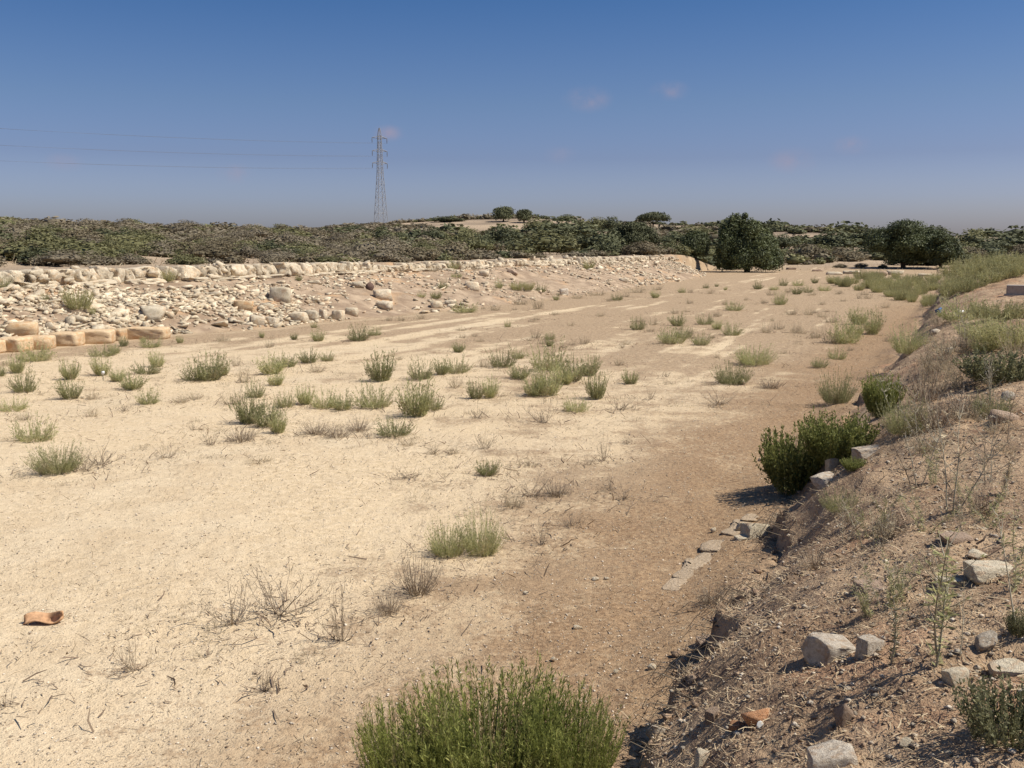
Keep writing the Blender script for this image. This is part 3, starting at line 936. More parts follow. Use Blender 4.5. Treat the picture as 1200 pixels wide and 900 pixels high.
# ------------------------------------------------------------------ plants
def tuft_np(seed, stems=60, h=1.0, rb=.12, lean=.9, leaves=12, ll=.09, lw=.022, stem_w=.008, curve=.5, tone=(.0, 1.), low=.2, jit=.55, hvar=.62):
    """an upright clump: fine stems that fan out, each set with small leaves (unit size)"""
    rs = np.random.RandomState(seed)
    acc = Acc()
    phi = rs.uniform(0, 2 * np.pi, stems)
    th = lean * np.sqrt(rs.rand(stems))
    L = h * (1 - hvar + hvar * rs.rand(stems)) * (.72 + .28 * np.cos(th))
    br = rb * np.sqrt(rs.rand(stems))
    b = np.stack([br * np.cos(phi), br * np.sin(phi), np.zeros(stems)], 1)
    phi2 = phi + rs.normal(0, .5, stems)
    K = 5
    ts = np.linspace(0, 1, K)
    P = []
    for t in ts:
        a = th * (1 - curve * t * .6)
        d = np.stack([np.sin(a) * np.cos(phi2), np.sin(a) * np.sin(phi2), np.cos(a)], 1)
        P.append(b + d * (L * t)[:, None])
    P = np.stack(P, 1)                          # stems,K,3
    side = unit(np.stack([-np.sin(phi2 + rs.normal(0, 1, stems)), np.cos(phi2), rs.normal(0, .2, stems)], 1))
    tone_s = tone[0] + (tone[1] - tone[0]) * rs.rand(stems)
    w = stem_w * np.array([1, .85, .7, .5, .2])
    Va = P - side[:, None, :] * w[None, :, None]; Vb = P + side[:, None, :] * w[None, :, None]
    V = np.stack([Va, Vb], 2).reshape(-1, 3)    # stems,K,2
    ii = np.arange(stems)[:, None] * (2 * K) + np.arange(K - 1)[None, :] * 2
    F = np.stack([ii, ii + 1, ii + 3, ii + 2], -1).reshape(-1, 4)
    acc.add(V, F, np.repeat(tone_s * .6, 2 * K))
    if leaves:
        n = stems * leaves
        t = low + (1 - low) * rs.rand(n) ** .8
        si = np.repeat(np.arange(stems), leaves)
        f = t * (K - 1); k0 = np.minimum(f.astype(int), K - 2); fr = (f - k0)[:, None]
        base = P[si, k0] * (1 - fr) + P[si, k0 + 1] * fr
        dirn = unit(P[si, k0 + 1] - P[si, k0])
        D = unit(dirn + jit * rs.normal(0, 1, (n, 3)) + np.array([0, 0, .25]))
        S = unit(np.cross(D, rs.normal(0, 1, (n, 3))))
        V, F = quads(base, D, S, ll * (.6 + .8 * rs.rand(n)), lw * (.7 + .6 * rs.rand(n)))
        tl = np.clip(tone_s[si] * .6 + .4 * rs.rand(n), 0, 1)
        acc.add(V, F, np.repeat(tl, 4))
    return acc
def twig_np(seed, stems=9, h=.6, lean=1.2, w=.006, sub=4, buds=3):
    """a dead, leafless plant: bent stems with side twigs and seed heads"""
    rs = np.random.RandomState(seed)
    acc = Acc()
    for i in range(stems):
        ph = rs.uniform(0, 2 * np.pi); th = lean * rs.rand() ** .6
        L = h * rs.uniform(.5, 1.0)
        d = np.array([math.sin(th) * math.cos(ph), math.sin(th) * math.sin(ph), math.cos(th)])
        pts = [np.array([rs.normal(0, .03), rs.normal(0, .03), -.01])]
        for j in range(4):
            d = unit(d + rs.normal(0, .13, 3) + np.array([0, 0, .14]))
            q = pts[-1] + d * L / 4
            q[2] = max(q[2], .012)
            pts.append(q)
        pts = np.array(pts)
        tn = rs.rand()
        tube(acc, pts, w * np.array([1, .9, .75, .6, .4]), 4, tn)
        for j in range(sub):
            k = rs.randint(1, 5); p0 = pts[k]
            dd = unit(d + rs.normal(0, .6, 3) + np.array([0, 0, .3]))
            ln = L * rs.uniform(.12, .35)
            q = np.array([p0, p0 + dd * ln * .5, p0 + unit(dd + np.array([0, 0, .4])) * ln])
            tube(acc, q, w * np.array([.6, .45, .35]), 3, tn)
            for _ in range(buds):
                D = unit(rs.normal(0, 1, (1, 3)) + np.array([[0, 0, .6]])); S = unit(np.cross(D, rs.normal(0, 1, (1, 3))))
                V, F = quads(q[2:3], D, S, .03, .014)
                acc.add(V, F, tn)
    return acc
# weed kinds, several meshes each, about one unit tall
WEED = {}
WEED['g'] = [tuft_np(s, 120, 1.0, (.26, .4, .3, .5, .22, .45)[s], (1.3, 1.45, 1.1, 1.5, 1.25, 1.4)[s], 20, .095, .020, .0065, (.35, .25, .4, .3, .5, .2)[s], low=.05, jit=.65, hvar=.7).mesh('weed', M['weed']) for s in range(6)]
WEED['d'] = [tuft_np(20 + s, 80, 1.0, .40, 1.45, 10, .07, .015, .006, .35, low=.05, jit=.8, hvar=.7).mesh('dry_weed', M['weed_dry']) for s in range(4)]
WEED['y'] = [tuft_np(40 + s, 170, 1.0, .36, 1.05, 18, .09, .017, .006, .6, low=.05).mesh('yellow_weed', M['weed_yellow']) for s in range(4)]
WEED['n'] = [tuft_np(60 + s, 280, 1.0, .42, 1.4, 30, .06, .011, .004, .35, low=.05, jit=.65, hvar=.65).mesh('weed', M['weed']) for s in range(3)]
WEED['Y'] = [tuft_np(160 + s, 340, 1.0, .45, .85, 34, .055, .012, .004, .5, low=.05).mesh('yellow_weed', M['weed_yellow']) for s in range(2)]
WEED['t'] = [twig_np(80 + s, 13, 1.0, 1.5, .008, 6).mesh('twigs', M['twig']) for s in range(5)]
WEED['b'] = [tuft_np(90 + s, 130, 1.0, .25, 1.4, 6, .07, .010, .007, .5, jit=.9).mesh('dead_bush', M['twig']) for s in range(3)]
WSIZE = {'g': (1.6, .84), 'd': (1.75, .8), 'y': (1.4, .92), 'Y': (1.5, .92), 'n': (1.75, .84), 't': (1.6, .72), 'b': (1.6, .8)}   # measured width, height
WORD = {'g': 'grey-green feathery weed tuft', 'd': 'dry brownish weed tuft', 'y': 'yellow-green feathery weed tuft', 'Y': 'tall feathery weed', 'n': 'grey-green bushy weed clump', 't': 'dead brown twiggy weed', 'b': 'dead grey twiggy bush'}
NAME = {'g': 'weed_tuft', 'd': 'dry_weed', 'y': 'weed_tuft', 'Y': 'feathery_weed', 'n': 'weed_tuft', 't': 'dead_weed', 'b': 'dead_bush'}
WL = """41 423 34 20 g|20 437 22 20 g|28 459 26 25 g|1 441 14 14 g|83 444 25 22 g|83 467 30 22 g|119 440 22 22 g|121 417 25 13 g|135 414 14 10 g|145 406 12 11 g|168 402 8 8 g|177 407 18 12 g|211 402 10 8 g|138 447 22 15 g|155 456 30 20 g|172 438 26 16 g|184 430 20 17 g|230 446 26 20 g|174 473 22 17 g|15 481 25 15 g|26 493 20 12 d|41 517 34 28 g|67 553 52 34 n|108 468 14 14 d|109 488 12 14 d|212 472 20 12 d|230 468 16 10 d|118 545 56 24 t|100 552 34 18 t|195 537 28 20 t|146 482 20 13 t|226 504 12 12 t|
245 446 42 30 g|262 440 16 14 g|278 429 14 14 d|262 400 16 10 d|307 396 8 8 g|316 407 12 12 d|345 398 10 8 g|373 400 16 14 g|368 384 7 7 g|420 399 22 18 g|439 393 14 10 g|362 425 24 15 g|383 423 14 12 g|372 436 20 12 d|318 438 34 22 g|335 430 24 16 g|323 451 22 14 g|286 448 14 20 d|273 474 30 20 d|299 466 18 20 g|292 496 40 34 g|312 500 34 26 g|326 507 24 24 g|282 517 44 18 b|334 477 18 20 g|358 474 24 22 g|380 478 26 22 g|402 480 28 20 g|370 508 40 16 b|396 512 40 16 b|420 505 36 16 b|432 514 14 12 t|246 522 26 20 t|305 541 34 8 d|
446 446 38 32 g|440 477 34 28 g|487 487 46 40 g|504 480 26 20 g|462 510 36 20 g|494 444 22 24 g|517 439 20 18 g|532 437 28 18 g|537 413 18 12 g|535 454 18 14 d|558 467 22 20 g|574 466 22 22 g|588 430 24 22 g|567 430 14 14 d|607 420 14 12 g|608 444 28 18 g|628 396 14 14 d|595 383 6 8 g|644 398 10 10 g|642 434 34 32 g|626 464 30 24 g|642 463 36 30 g|660 450 30 26 g|638 496 40 24 t|507 532 12 14 d|531 532 12 12 d|478 522 18 10 d|568 526 30 24 t|560 490 26 16 t|572 555 30 18 d|466 422 14 6 d|
723 352 10 8 g|652 352 8 7 g|768 349 12 8 g|799 343 8 6 g|809 343 8 7 d|827 338 6 6 g|833 344 10 7 d|850 340 5 4 g|808 356 10 8 d|747 386 16 14 g|766 381 14 12 d|787 402 28 20 g|794 382 20 14 g|801 396 16 14 g|821 404 18 14 g|826 380 16 12 g|840 386 14 10 g|858 393 20 14 g|685 403 14 12 d|661 408 8 8 d|735 404 14 8 d|644 406 10 10 g|669 382 8 6 d|672 446 28 26 g|690 440 26 22 g|699 467 28 30 g|739 450 22 16 g|726 428 12 10 d|675 482 24 18 g|782 442 10 12 t|762 468 12 16 t|726 480 44 16 t|842 474 48 18 t|
858 450 38 25 n|884 427 40 22 n|860 364 18 10 g|898 390 16 14 d|933 390 16 14 d|912 386 16 10 d|914 357 14 14 g|927 369 16 10 d|948 369 14 10 d|888 339 10 10 g|907 340 9 6 g|918 335 9 8 g|934 345 14 10 g|935 335 10 7 g|947 343 10 8 g|966 341 12 8 g|955 332 9 7 g|982 345 7 6 d|894 356 6 7 d|960 430 16 12 g|981 421 16 14 g|980 472 36 36 n|902 455 32 13 b|956 396 16 14 d|974 402 24 24 d|990 402 30 28 g|974 378 18 12 d|1022 392 24 26 g|1006 380 24 18 g|1041 400 12 10 d|840 336 5 4 g|874 352 6 5 d|1000 396 24 20 g|
525 650 42 40 n|564 649 46 50 n|491 695 58 48 b|455 718 40 30 b|572 557 28 18 g|481 560 40 14 t|622 582 50 24 t|652 580 40 18 b|601 594 28 24 d|635 639 24 32 t|669 616 40 18 t|733 585 24 18 t|707 540 16 34 t|715 575 20 24 t|618 545 34 8 d|273 732 72 44 t|326 720 96 62 t|400 751 46 66 t|309 811 34 46 t|158 786 52 46 t|5 828 40 22 t|690 545 12 16 t|735 520 12 16 t"""
weeds = []
for s in WL.replace('\n', '').split('|'):
    a = s.split()
    if len(a) == 5:
        weeds.append((*map(float, a[:4]), a[4]))
# the yellow-green stand at the far right of the floor
rs = np.random.RandomState(5)
for i in range(96):
    x = 958 + 140 * rs.rand() ** .7
    y = 326 + 34 * rs.rand()
    if y > 330 + (x - 958) * .25: continue
    weeds.append((x, y, rs.uniform(9, 17), rs.uniform(7, 11), 'y'))
for i in range(60):
    weeds.append((rs.uniform(540, 1050), 336 + 84 * rs.rand() ** 1.3, rs.uniform(6, 13), rs.uniform(4, 8), 'd'))
def zone_of(px, py):
    if py < 372 and px > 870: return 'floor before the far trees'
    if py < 372: return 'far floor below thinning rubble'
    if py < 415 and px < 470: return 'floor along the rubble foot'
    if py < 415: return 'far middle of the floor'
    if px < 215: return 'left side of the floor'
    if px < 415 and py < 530: return 'left-hand middle of the floor'
    if px < 720 and py < 500: return 'centre of the floor'
    if py < 500: return 'floor right beside the bank'
    return 'open sand in front' if px < 440 else 'near floor behind the bush'
def ordinal(i):
    w = ['first', 'second', 'third', 'fourth', 'fifth', 'sixth', 'seventh', 'eighth', 'ninth', 'tenth', 'eleventh', 'twelfth', 'thirteenth', 'fourteenth', 'fifteenth', 'sixteenth', 'seventeenth', 'eighteenth', 'nineteenth', 'twentieth']
    if i < 20: return w[i]
    t = ['twent', 'thirt', 'fort', 'fift', 'sixt', 'sevent', 'eight', 'ninet'][(i + 1) // 10 - 2]
    return t + 'ieth' if (i + 1) % 10 == 0 else t + 'y-' + w[(i + 1) % 10 - 1]
bk = {}
for wd in weeds:
    bk.setdefault((zone_of(wd[0], wd[1]), wd[4]), []).append(wd)
PROTO = {}
WPOS = []
def put_weed(px, py, w, h, k, label, group):
    p = at(px, py)
    mp = m_per_px(p)
    me = rnd.choice(WEED[k])
    sx, sz = 1.3 * w * mp / WSIZE[k][0], (.85 if k == 't' else 1.12) * h * mp / WSIZE[k][1]
    WPOS.append((p.x, p.y, w * mp))
    pr = PROTO.get(me.name)
    if pr is None:
        o = link(NAME[k], me)
        PROTO[me.name] = o
    else:
        o = pr.copy(); C.objects.link(o)
    o.location = p - Vector((0, 0, .01)); o.rotation_euler = (0, 0, rnd.uniform(0, 6.28)); o.scale = (sx, sx, sz)
    return tag(o, label, 'weed', group)
for (zn, k), lst in bk.items():
    lst.sort()
    n = len(lst)
    for i, wd in enumerate(lst):
        if n == 1: pos = 'the only one on the ' + zn
        elif i == 0: pos = 'leftmost such on the ' + zn
        elif i == n - 1: pos = 'rightmost such on the ' + zn
        else: pos = ordinal(i) + ' from left on the ' + zn
        put_weed(*wd, WORD[k] + ', ' + pos, 'weeds growing on the sandy floor')

# plants on the rubble bank and the wall
for i, (px, py, w, h, k, lab) in enumerate([
    (92, 362, 30, 24, 'y', 'bright green tuft on the bare earth of the rubble bank at left'),
    (108, 369, 10, 10, 'g', 'small tuft at the right foot of the bright green tuft on the bank'),
    (195, 330, 20, 14, 'y', 'yellow-green tuft in front of the block wall at left'), (163, 331, 18, 12, 'd', 'dry tuft in front of the wall left of the yellow-green one'),
    (6, 339, 14, 14, 'g', 'grey tuft under the wall at the left edge'), (30, 340, 12, 12, 'd', 'dry tuft under the wall near the left edge'), (53, 351, 9, 7, 'g', 'tiny green tuft on the rubble left of the bright green tuft'), (75, 340, 8, 7, 'd', 'tiny dry tuft behind the bright green tuft'),
    (507, 318, 16, 9, 'd', 'rounded dry tuft in a gap of the wall'), (530, 316, 14, 12, 'g', 'green tuft in the wall right of the rounded dry tuft'), (535, 325, 10, 6, 'g', 'small green plant below the wall in the middle'),
    (519, 338, 10, 10, 'g', 'round dark tuft on the reddish earth of the bank'), (494, 348, 8, 6, 'g', 'left small green plant on the reddish earth'), (511, 350, 12, 8, 'y', 'right small green plant on the reddish earth'),
    (585, 338, 8, 12, 'g', 'narrow green tuft left of the twin green tufts'), (606, 340, 14, 10, 'y', 'left one of the twin bright tufts on the bank'), (619, 340, 13, 10, 'y', 'right one of the twin bright tufts on the bank'), (634, 342, 11, 10, 'g', 'dull tuft right of the twin bright tufts'),
    (690, 316, 12, 10, 'y', 'yellow-green tuft at the foot of the far wall'), (557, 317, 12, 11, 'd', 'pale dry tuft against the wall below the white rocks'), (612, 312, 10, 9, 'd', 'dry tuft under the middle of the far wall'), (715, 310, 12, 6, 'd', 'dry tuft on the far wall top'),
    (473, 320, 14, 12, 'd', 'dry tuft in the wall left of the green shrub behind it'), (350, 329, 9, 7, 'g', 'small tuft on the ledge right of the upright cream block'), (610, 357, 20, 12, 'd', 'dry weeds at the bank foot, fifth clump from the wall end'), (545, 366, 22, 12, 'g', 'low weeds at the bank foot by the rounded pale stone'), (580, 364, 14, 11, 'd', 'dry weeds at the bank foot below the reddish earth'), (492, 374, 14, 10, 'd', 'small dry tuft at the bank foot under the split boulder'), (470, 376, 12, 9, 'd', 'small dry tuft at the bank foot left of its neighbour'), (456, 376, 9, 8, 'd', 'smallest dry tuft at the bank foot under the split boulder'),
    (630, 362, 16, 18, 'd', 'tall dry weed at the bank foot left of the squared grey block'), (676, 350, 16, 9, 'd', 'dry weeds right of the squared grey block'), (700, 346, 22, 8, 'd', 'low dry weeds at the far bank foot, left clump'), (745, 343, 26, 9, 'd', 'low dry weeds at the far bank foot, middle clump'), (770, 340, 14, 8, 'd', 'low dry weeds at the far bank foot, right clump')]):
    put_weed(px, py, w, h, k, lab, 'plants on the rubble bank')

# leafy bushes
def bush(name, label, cat, mesh, stem_me, px, py, w, h, size=(1.5, 1.0), group=None, rz=0, deep=None):
    p = at(px, py)
    k = m_per_px(p)
    o = tag(link(name, None, loc=p - Vector((0, 0, .02)), rot=(0, 0, rz)), label, cat, group)
    s = (w * k / size[0], (deep or w) * k / size[0], h * k / size[1])
    part('foliage', mesh, o, scale=s)
    if stem_me: part('stems', stem_me, o, scale=s)
    return o
stem_me = [tuft_np(200 + s, 60, .85, .22, .9, 0, stem_w=.010, curve=.4).mesh('stems', M['green_stem']) for s in range(2)]
fore_me = [tuft_np(210 + s, 460, 1.0, .34, .98, 64, .048, .0085, .0032, .5, low=.1, jit=.5, hvar=.5).mesh('foliage', M['fore']) for s in range(2)]
green_me = [tuft_np(220 + s, 330, 1.0, .34, .95, 34, .060, .026, .004, .4, low=.2, jit=.8, hvar=.45).mesh('foliage', M['bush']) for s in range(3)]
mast_me = [tuft_np(230 + s, 170, 1.0, .45, 1.1, 30, .075, .034, .004, .4, low=.2, jit=.9, hvar=.5).mesh('foliage', M['mastic']) for s in range(2)]
# foreground clump: three plants grown together
G6 = 'green bushes of the foreground clump'
bush('green_bush', 'large bright green bush at the bottom of the photo, its main middle clump', 'bush', fore_me[0], stem_me[0], 575, 925, 222, 146, (1.45, .95), G6)
bush('green_bush', 'left lobe of the bright green foreground clump', 'bush', fore_me[1], stem_me[1], 482, 935, 130, 124, (1.45, .95), G6, 1)
bush('green_bush', 'right lobe of the bright green foreground clump, beside the bank', 'bush', fore_me[0], stem_me[1], 666, 925, 130, 122, (1.45, .95), G6, 2)
bush('green_bush', 'dark green bush at the bank foot, lower left lobe with shadow', 'bush', green_me[0], stem_me[0], 930, 576, 92, 76, (1.5, .95), 'dark green bush lobes')
bush('green_bush', 'dark green bush at the bank foot, upper right lobe', 'bush', green_me[1], stem_me[1], 978, 540, 90, 62, (1.5, .95), 'dark green bush lobes', 1.2)
bush('green_bush', 'bright green bush on the bank edge behind the dark green bush', 'bush', green_me[2], stem_me[0], 1032, 487, 48, 52, (1.45, .95), None, .5)
bush('green_bush', 'small leafy sprig growing over the pale stone beside the dark green bush', 'bush', green_me[1], stem_me[1], 1000, 550, 30, 17, (1.5, .95), None, .5)
bush('mastic_shrub', 'dark low shrub with dry stalks at the right edge of the upper bank', 'shrub', mast_me[0], stem_me[0], 1172, 448, 100, 42, (1.7, .9))
bush('mastic_shrub', 'dark olive shrub in the bottom right corner', 'shrub', mast_me[1], stem_me[1], 1185, 868, 120, 78, (1.7, .9))
bush('mastic_shrub', 'small dark green sprout at the right edge above the round grey stone', 'shrub', mast_me[0], None, 1197, 742, 36, 34, (1.6, .9))
# feathery growth along the upper bank and the mound
G7 = 'feathery weeds along the upper bank'
bl = [(1000, 612, 44, 30, 'b', 'wispy grey dead growth at the crest above the pale foot stone'), (1045, 628, 50, 32, 'b', 'wispy grey dead growth left of the flat tan stone'), (955, 665, 44, 26, 'b', 'wispy dead growth above the eroded edge of the bank'), (1088, 668, 40, 28, 'b', 'wispy dead growth left of the white bank stones'), (832, 705, 40, 22, 'b', 'dry grass wisps on the bank foot below the pale strip'), (985, 598, 40, 24, 'n', 'thin grey-green wisps on the bank crest below the dark bush'), (1150, 600, 40, 34, 'b', 'wispy pale growth right of the wide branching stalk'),
      (1065, 414, 38, 34, 'n', 'grey-green tuft on the edge of the bank nearest the floor weeds'), (1192, 408, 80, 36, 'Y', 'tall feathery yellow-green growth above the dark low shrub'), (1150, 398, 52, 28, 'n', 'feathery growth left of the tallest yellow-green growth'), (1172, 374, 60, 20, 'Y', 'feathery growth just below the concrete block'),
      (1125, 375, 44, 28, 'g', 'greyish growth right of the blue litter'), (1105, 380, 36, 24, 'd', 'dry growth below the blue litter'), (1085, 470, 56, 46, 'b', 'dry greenish growth behind the bright green bush'), (1060, 508, 46, 44, 'n', 'dry stalky growth right of the bright green bush'), (1100, 500, 70, 44, 'b', 'dry pale growth on the bank in the middle right'), (1140, 485, 60, 30, 'b', 'thin dry growth below the dark low shrub')]
for i in range(24):
    x = 1112 + 84 * (i % 8) / 7 + rnd.uniform(-5, 5)
    y = 346 - (x - 1112) * .33 - (9 * (i // 8)) + rnd.uniform(-3, 3)
    y = max(y, 315)
    bl.append((x, y, rnd.uniform(20, 30), rnd.uniform(14, 20), 'y', ('lower', 'middle', 'upper')[i // 8] + ' row feathery tuft on the grassy mound, ' + ordinal(i % 8) + ' from its left end'))
wl_ = []
for i in range(34):
    x = rnd.uniform(1020, 1196); y = rnd.uniform(385, 535)
    if x < 1090 - (y - 400) * .42: continue
    wl_.append((x, y, rnd.uniform(26, 46), rnd.uniform(18, 34), rnd.choice('dddnb')))
wl_.sort()
for i, (x, y, w, h, k) in enumerate(wl_):
    bl.append((x, y, w, h, k, {'d': 'pale straw-coloured wisp', 'n': 'grey-green wisp', 'b': 'dead grey wisp'}[k] + ' on the overgrown upper bank, ' + ordinal(i) + ' wisp from left'))
for (px, py, w, h, k, lab) in bl:
    put_weed(px, py, w, h, k, lab, G7)

# thistles and tall dry stalks on the near bank
def thistle(name, label, px, py, h, seed, mat, stems=2, lean=.2, leafy=0, thick=.010):
    p = at(px, py); k = m_per_px(p); Hh = h * k
    rs = np.random.RandomState(seed)
    st = Acc(); lf = Acc()
    for i in range(stems):
        ph = rs.uniform(0, 6.28); d = unit(np.array([math.cos(ph) * lean, math.sin(ph) * lean, 1.]))
        pts = [np.array([rs.normal(0, .02), rs.normal(0, .02), -.03])]
        for j in range(6):
            d = unit(d + rs.normal(0, .07, 3)); pts.append(pts[-1] + d * Hh / 6 * (1 if i == 0 else .8))
        pts = np.array(pts)
        tube(st, pts, np.linspace(thick, thick * .3, 7) * Hh, 5, rs.rand())
        for j in range(9):
            kk = rs.randint(2, 7); p0 = pts[kk]
            a = rs.uniform(0, 6.28); dd = unit(np.array([math.cos(a), math.sin(a), rs.uniform(.3, 1.2)]))
            L = Hh * rs.uniform(.15, .42) * (1.1 - kk / 8)
            q = np.array([p0, p0 + dd * L * .5, p0 + dd * L + np.array([0, 0, L * .18])])
            tube(st, q, np.array([.55, .4, .2]) * thick * Hh, 4, rs.rand())
            n = 5
            D = unit(dd + rs.normal(0, .6, (n, 3))); S = unit(np.cross(D, rs.normal(0, 1, (n, 3))))
            V, F = quads(np.repeat(q[2:3], n, 0), D, S, Hh * .035, Hh * .010)
            lf.add(V, F, rs.rand())
        n = 12 + leafy
        t = rs.rand(n) * .9; kk = (t * 6).astype(int); base = pts[kk] + (pts[kk + 1] - pts[kk]) * (t * 6 - kk)[:, None]
        D = unit(rs.normal(0, 1, (n, 3)) * (1, 1, .5) + (0, 0, .35)); S = unit(np.cross(D, rs.normal(0, 1, (n, 3))))
        V, F = quads(base, D, S, Hh * (.05 + .06 * rs.rand(n)), Hh * .014)
        lf.add(V, F, np.repeat(rs.rand(n), 4))
    o = tag(link(name, None, loc=p, rot=(0, 0, rs.uniform(0, 6))), label, 'thistle', 'dry thistles and stalks on the near bank')
    part('stems', st.mesh('stems', M['stalk' if mat != 'twig' else 'twig']), o)
    part('leaves', lf.mesh('leaves', M[mat]), o)
for a in [
    ('thistle', 'dark spiny thistle right of the large grey-white block', 1042, 775, 95, 1, 'mastic', 1, .12, 150, .016),
    ('thistle', 'tall forked pale thistle in the right foreground', 1098, 775, 190, 2, 'weed', 2, .12, 60, .008),
    ('thistle', 'thin bare stalk right of the forked thistle', 1118, 765, 90, 3, 'weed_dry', 1, .1, 0, .008),
    ('thistle', 'long bent stalk at the right edge of the near bank', 1196, 740, 150, 4, 'weed', 1, .2, 20, .008),
    ('thistle', 'wide branching dry stalk above the long half-buried slab', 1118, 600, 140, 5, 'weed_dry', 3, .3, 30, .007),
    ('thistle', 'dead branching stalk over the litter left of the wide one', 1075, 570, 90, 6, 'weed_dry', 2, .3, 10, .008),
    ('thistle', 'slender stalk standing right of the limestone outcrop', 1072, 570, 75, 7, 'twig', 1, .08, 0, .010),
    ('thistle', 'two thin stalks behind the wide branching stalk', 1165, 565, 100, 8, 'stalk', 2, .12, 0, .006),
    ('thistle', 'dead thin stalk near the right edge by the broad pale rock', 1186, 520, 70, 9, 'twig', 1, .15, 0, .010),
    ('thistle', 'pale stalks standing in front of the dark low shrub', 1160, 470, 62, 10, 'stalk', 3, .25, 0, .010),
    ('thistle', 'slim pale stalk rising from the bright green bush', 1050, 500, 70, 11, 'stalk', 2, .2, 0, .008),
    ('thistle', 'grey leafy thistle left of the thin stalks on the litter', 1015, 640, 60, 12, 'weed', 3, .4, 60, .010),
    ('thistle', 'grey leafy thistle lying over the pale half-buried slab', 1050, 690, 60, 13, 'weed', 3, .5, 60, .010),
    ('thistle', 'dry thistle with grey leaves right of the long white slab', 1190, 655, 80, 14, 'weed', 2, .3, 60, .008),
    ('thistle', 'dry thistle on the slope behind the large grey-white block', 985, 640, 50, 15, 'weed_dry', 3, .5, 40, .010),
    ('thistle', 'slim stalks among the growth below the concrete block', 1130, 410, 50, 16, 'stalk', 3, .2, 10, .010),
    ('thistle', 'stalk leaning on the bank crest near the white stone', 1105, 430, 40, 17, 'weed_dry', 3, .3, 20, .012),
    ('thistle', 'dry stalks between the bright green bush and the pale growth', 1078, 520, 60, 18, 'stalk', 3, .3, 10, .009),
] + [('thistle', 'wispy grey-green stalk on the open bank, ' + ordinal(i) + ' wispy stalk from left', x_, y_, h_, 40 + i, 'weed' if i % 3 else 'weed_dry', 3, .45, 90, .007) for i, (x_, y_, h_) in enumerate(sorted((rnd.uniform(960, 1192), rnd.uniform(565, 735), rnd.uniform(38, 70)) for _ in range(20)))]:
    thistle(*a)

# ------------------------------------------------------------------ ground litter: pebbles, straw, roots
def scatter(n, seed, ulo, uhi, vlo, vhi, pw=1.6):
    """points on the ground, thicker close by"""
    rs = np.random.RandomState(seed)
    out = []
    while sum(len(o[0]) for o in out) < n:
        u = rs.uniform(ulo, uhi, 40000); v = rs.uniform(vlo, vhi, 40000)
        d = np.sqrt(u * u + v * v + 4)
        ok = rs.rand(40000) < np.clip((5.0 / d) ** pw, 0, 1)
        out.append((u[ok], v[ok]))
    u = np.concatenate([o[0] for o in out])[:n]; v = np.concatenate([o[1] for o in out])[:n]
    return u, v
OCT_V = np.array([[1, 0, 0], [-1, 0, 0], [0, 1, 0], [0, -1, 0], [0, 0, 1], [0, 0, -1.]])
OCT_F = np.array([[0, 2, 4], [2, 1, 4], [1, 3, 4], [3, 0, 4], [2, 0, 5], [1, 2, 5], [3, 1, 5], [0, 3, 5]])
def pebbles(name, u, v, lo, hi, seed, mat):
    rs = np.random.RandomState(seed)
    n = len(u)
    x, y = uv2xy(u, v); z = H(x, y)
    s = lo * (hi / lo) ** (rs.rand(n) ** 2.2)
    V = OCT_V[None] * (s[:, None, None] * rs.uniform(.45, 1.25, (n, 6, 1)))
    V = V * np.array([1.1, .9, .6])
    a = rs.uniform(0, 6.28, n); ca, sa = np.cos(a)[:, None], np.sin(a)[:, None]
    V = np.stack([V[..., 0] * ca - V[..., 1] * sa, V[..., 0] * sa + V[..., 1] * ca, V[..., 2]], -1)
    V = V + np.stack([x, y, z + .2 * s], -1)[:, None, :]
    F = (OCT_F[None] + (np.arange(n) * 6)[:, None, None]).reshape(-1, 3)
    return mesh_np(name, V.reshape(-1, 3), F, M[mat], np.repeat(rs.rand(n), 6))
def straw(name, u, v, lo, hi, wd, seed, mat, lift=.35):
    rs = np.random.RandomState(seed)
    n = len(u)
    x, y = uv2xy(u, v); z = H(x, y)
    L = lo * (hi / lo) ** (rs.rand(n) ** 1.8)
    a = rs.uniform(0, 6.28, n)
    D = unit(np.stack([np.cos(a), np.sin(a), lift * np.abs(rs.normal(0, .6, n))], 1))
    bend = np.stack([-np.sin(a), np.cos(a), np.zeros(n)], 1) * (rs.normal(0, .25, n) * L)[:, None]
    S = unit(np.cross(D, np.array([0, 0, 1.]) + rs.normal(0, .4, (n, 3))))
    P0 = np.stack([x, y, z + .004 + .012 * rs.rand(n)], 1)
    P1 = P0 + D * (L * .5)[:, None] + bend * .5; P2 = P0 + D * L[:, None]
    w = (wd * (.5 + rs.rand(n)))[:, None]
    zz = np.stack([P0 - S * w, P0 + S * w, P1 + S * w, P1 - S * w, P2 + S * w * .4, P2 - S * w * .4], 1)
    b = np.arange(n)[:, None] * 6
    F = np.concatenate([b + np.array([[0, 1, 2, 3]]), b + np.array([[3, 2, 4, 5]])])
    return mesh_np(name, zz.reshape(-1, 3), F, M[mat], np.repeat(rs.rand(n), 6))
def keep(u, v, f):
    m = f(u, v); return u[m], v[m]
u, v = scatter(30000, 1, 1.5, 45, -6, 1.8, 1.5)
u, v = keep(u, v, lambda a, b: b < foot_r(a) - .08)
tag(link('bank_gravel', pebbles('bank_gravel', u, v, .004, .026, 2, 'gravel')), 'pale stone chips scattered over the near bank', 'gravel', kind='stuff')
u, v = scatter(40000, 11, 1.5, 40, -6, 1.8, 1.5)
u, v = keep(u, v, lambda a, b: b < foot_r(a) + .3)
tag(link('bank_clods', pebbles('bank_clods', u, v, .004, .020, 12, 'clod')), 'brown earth crumbs and bark bits covering the near bank', 'earth crumbs', kind='stuff')
u, v = scatter(110000, 3, 1.5, 45, -6, 1.8, 1.5)
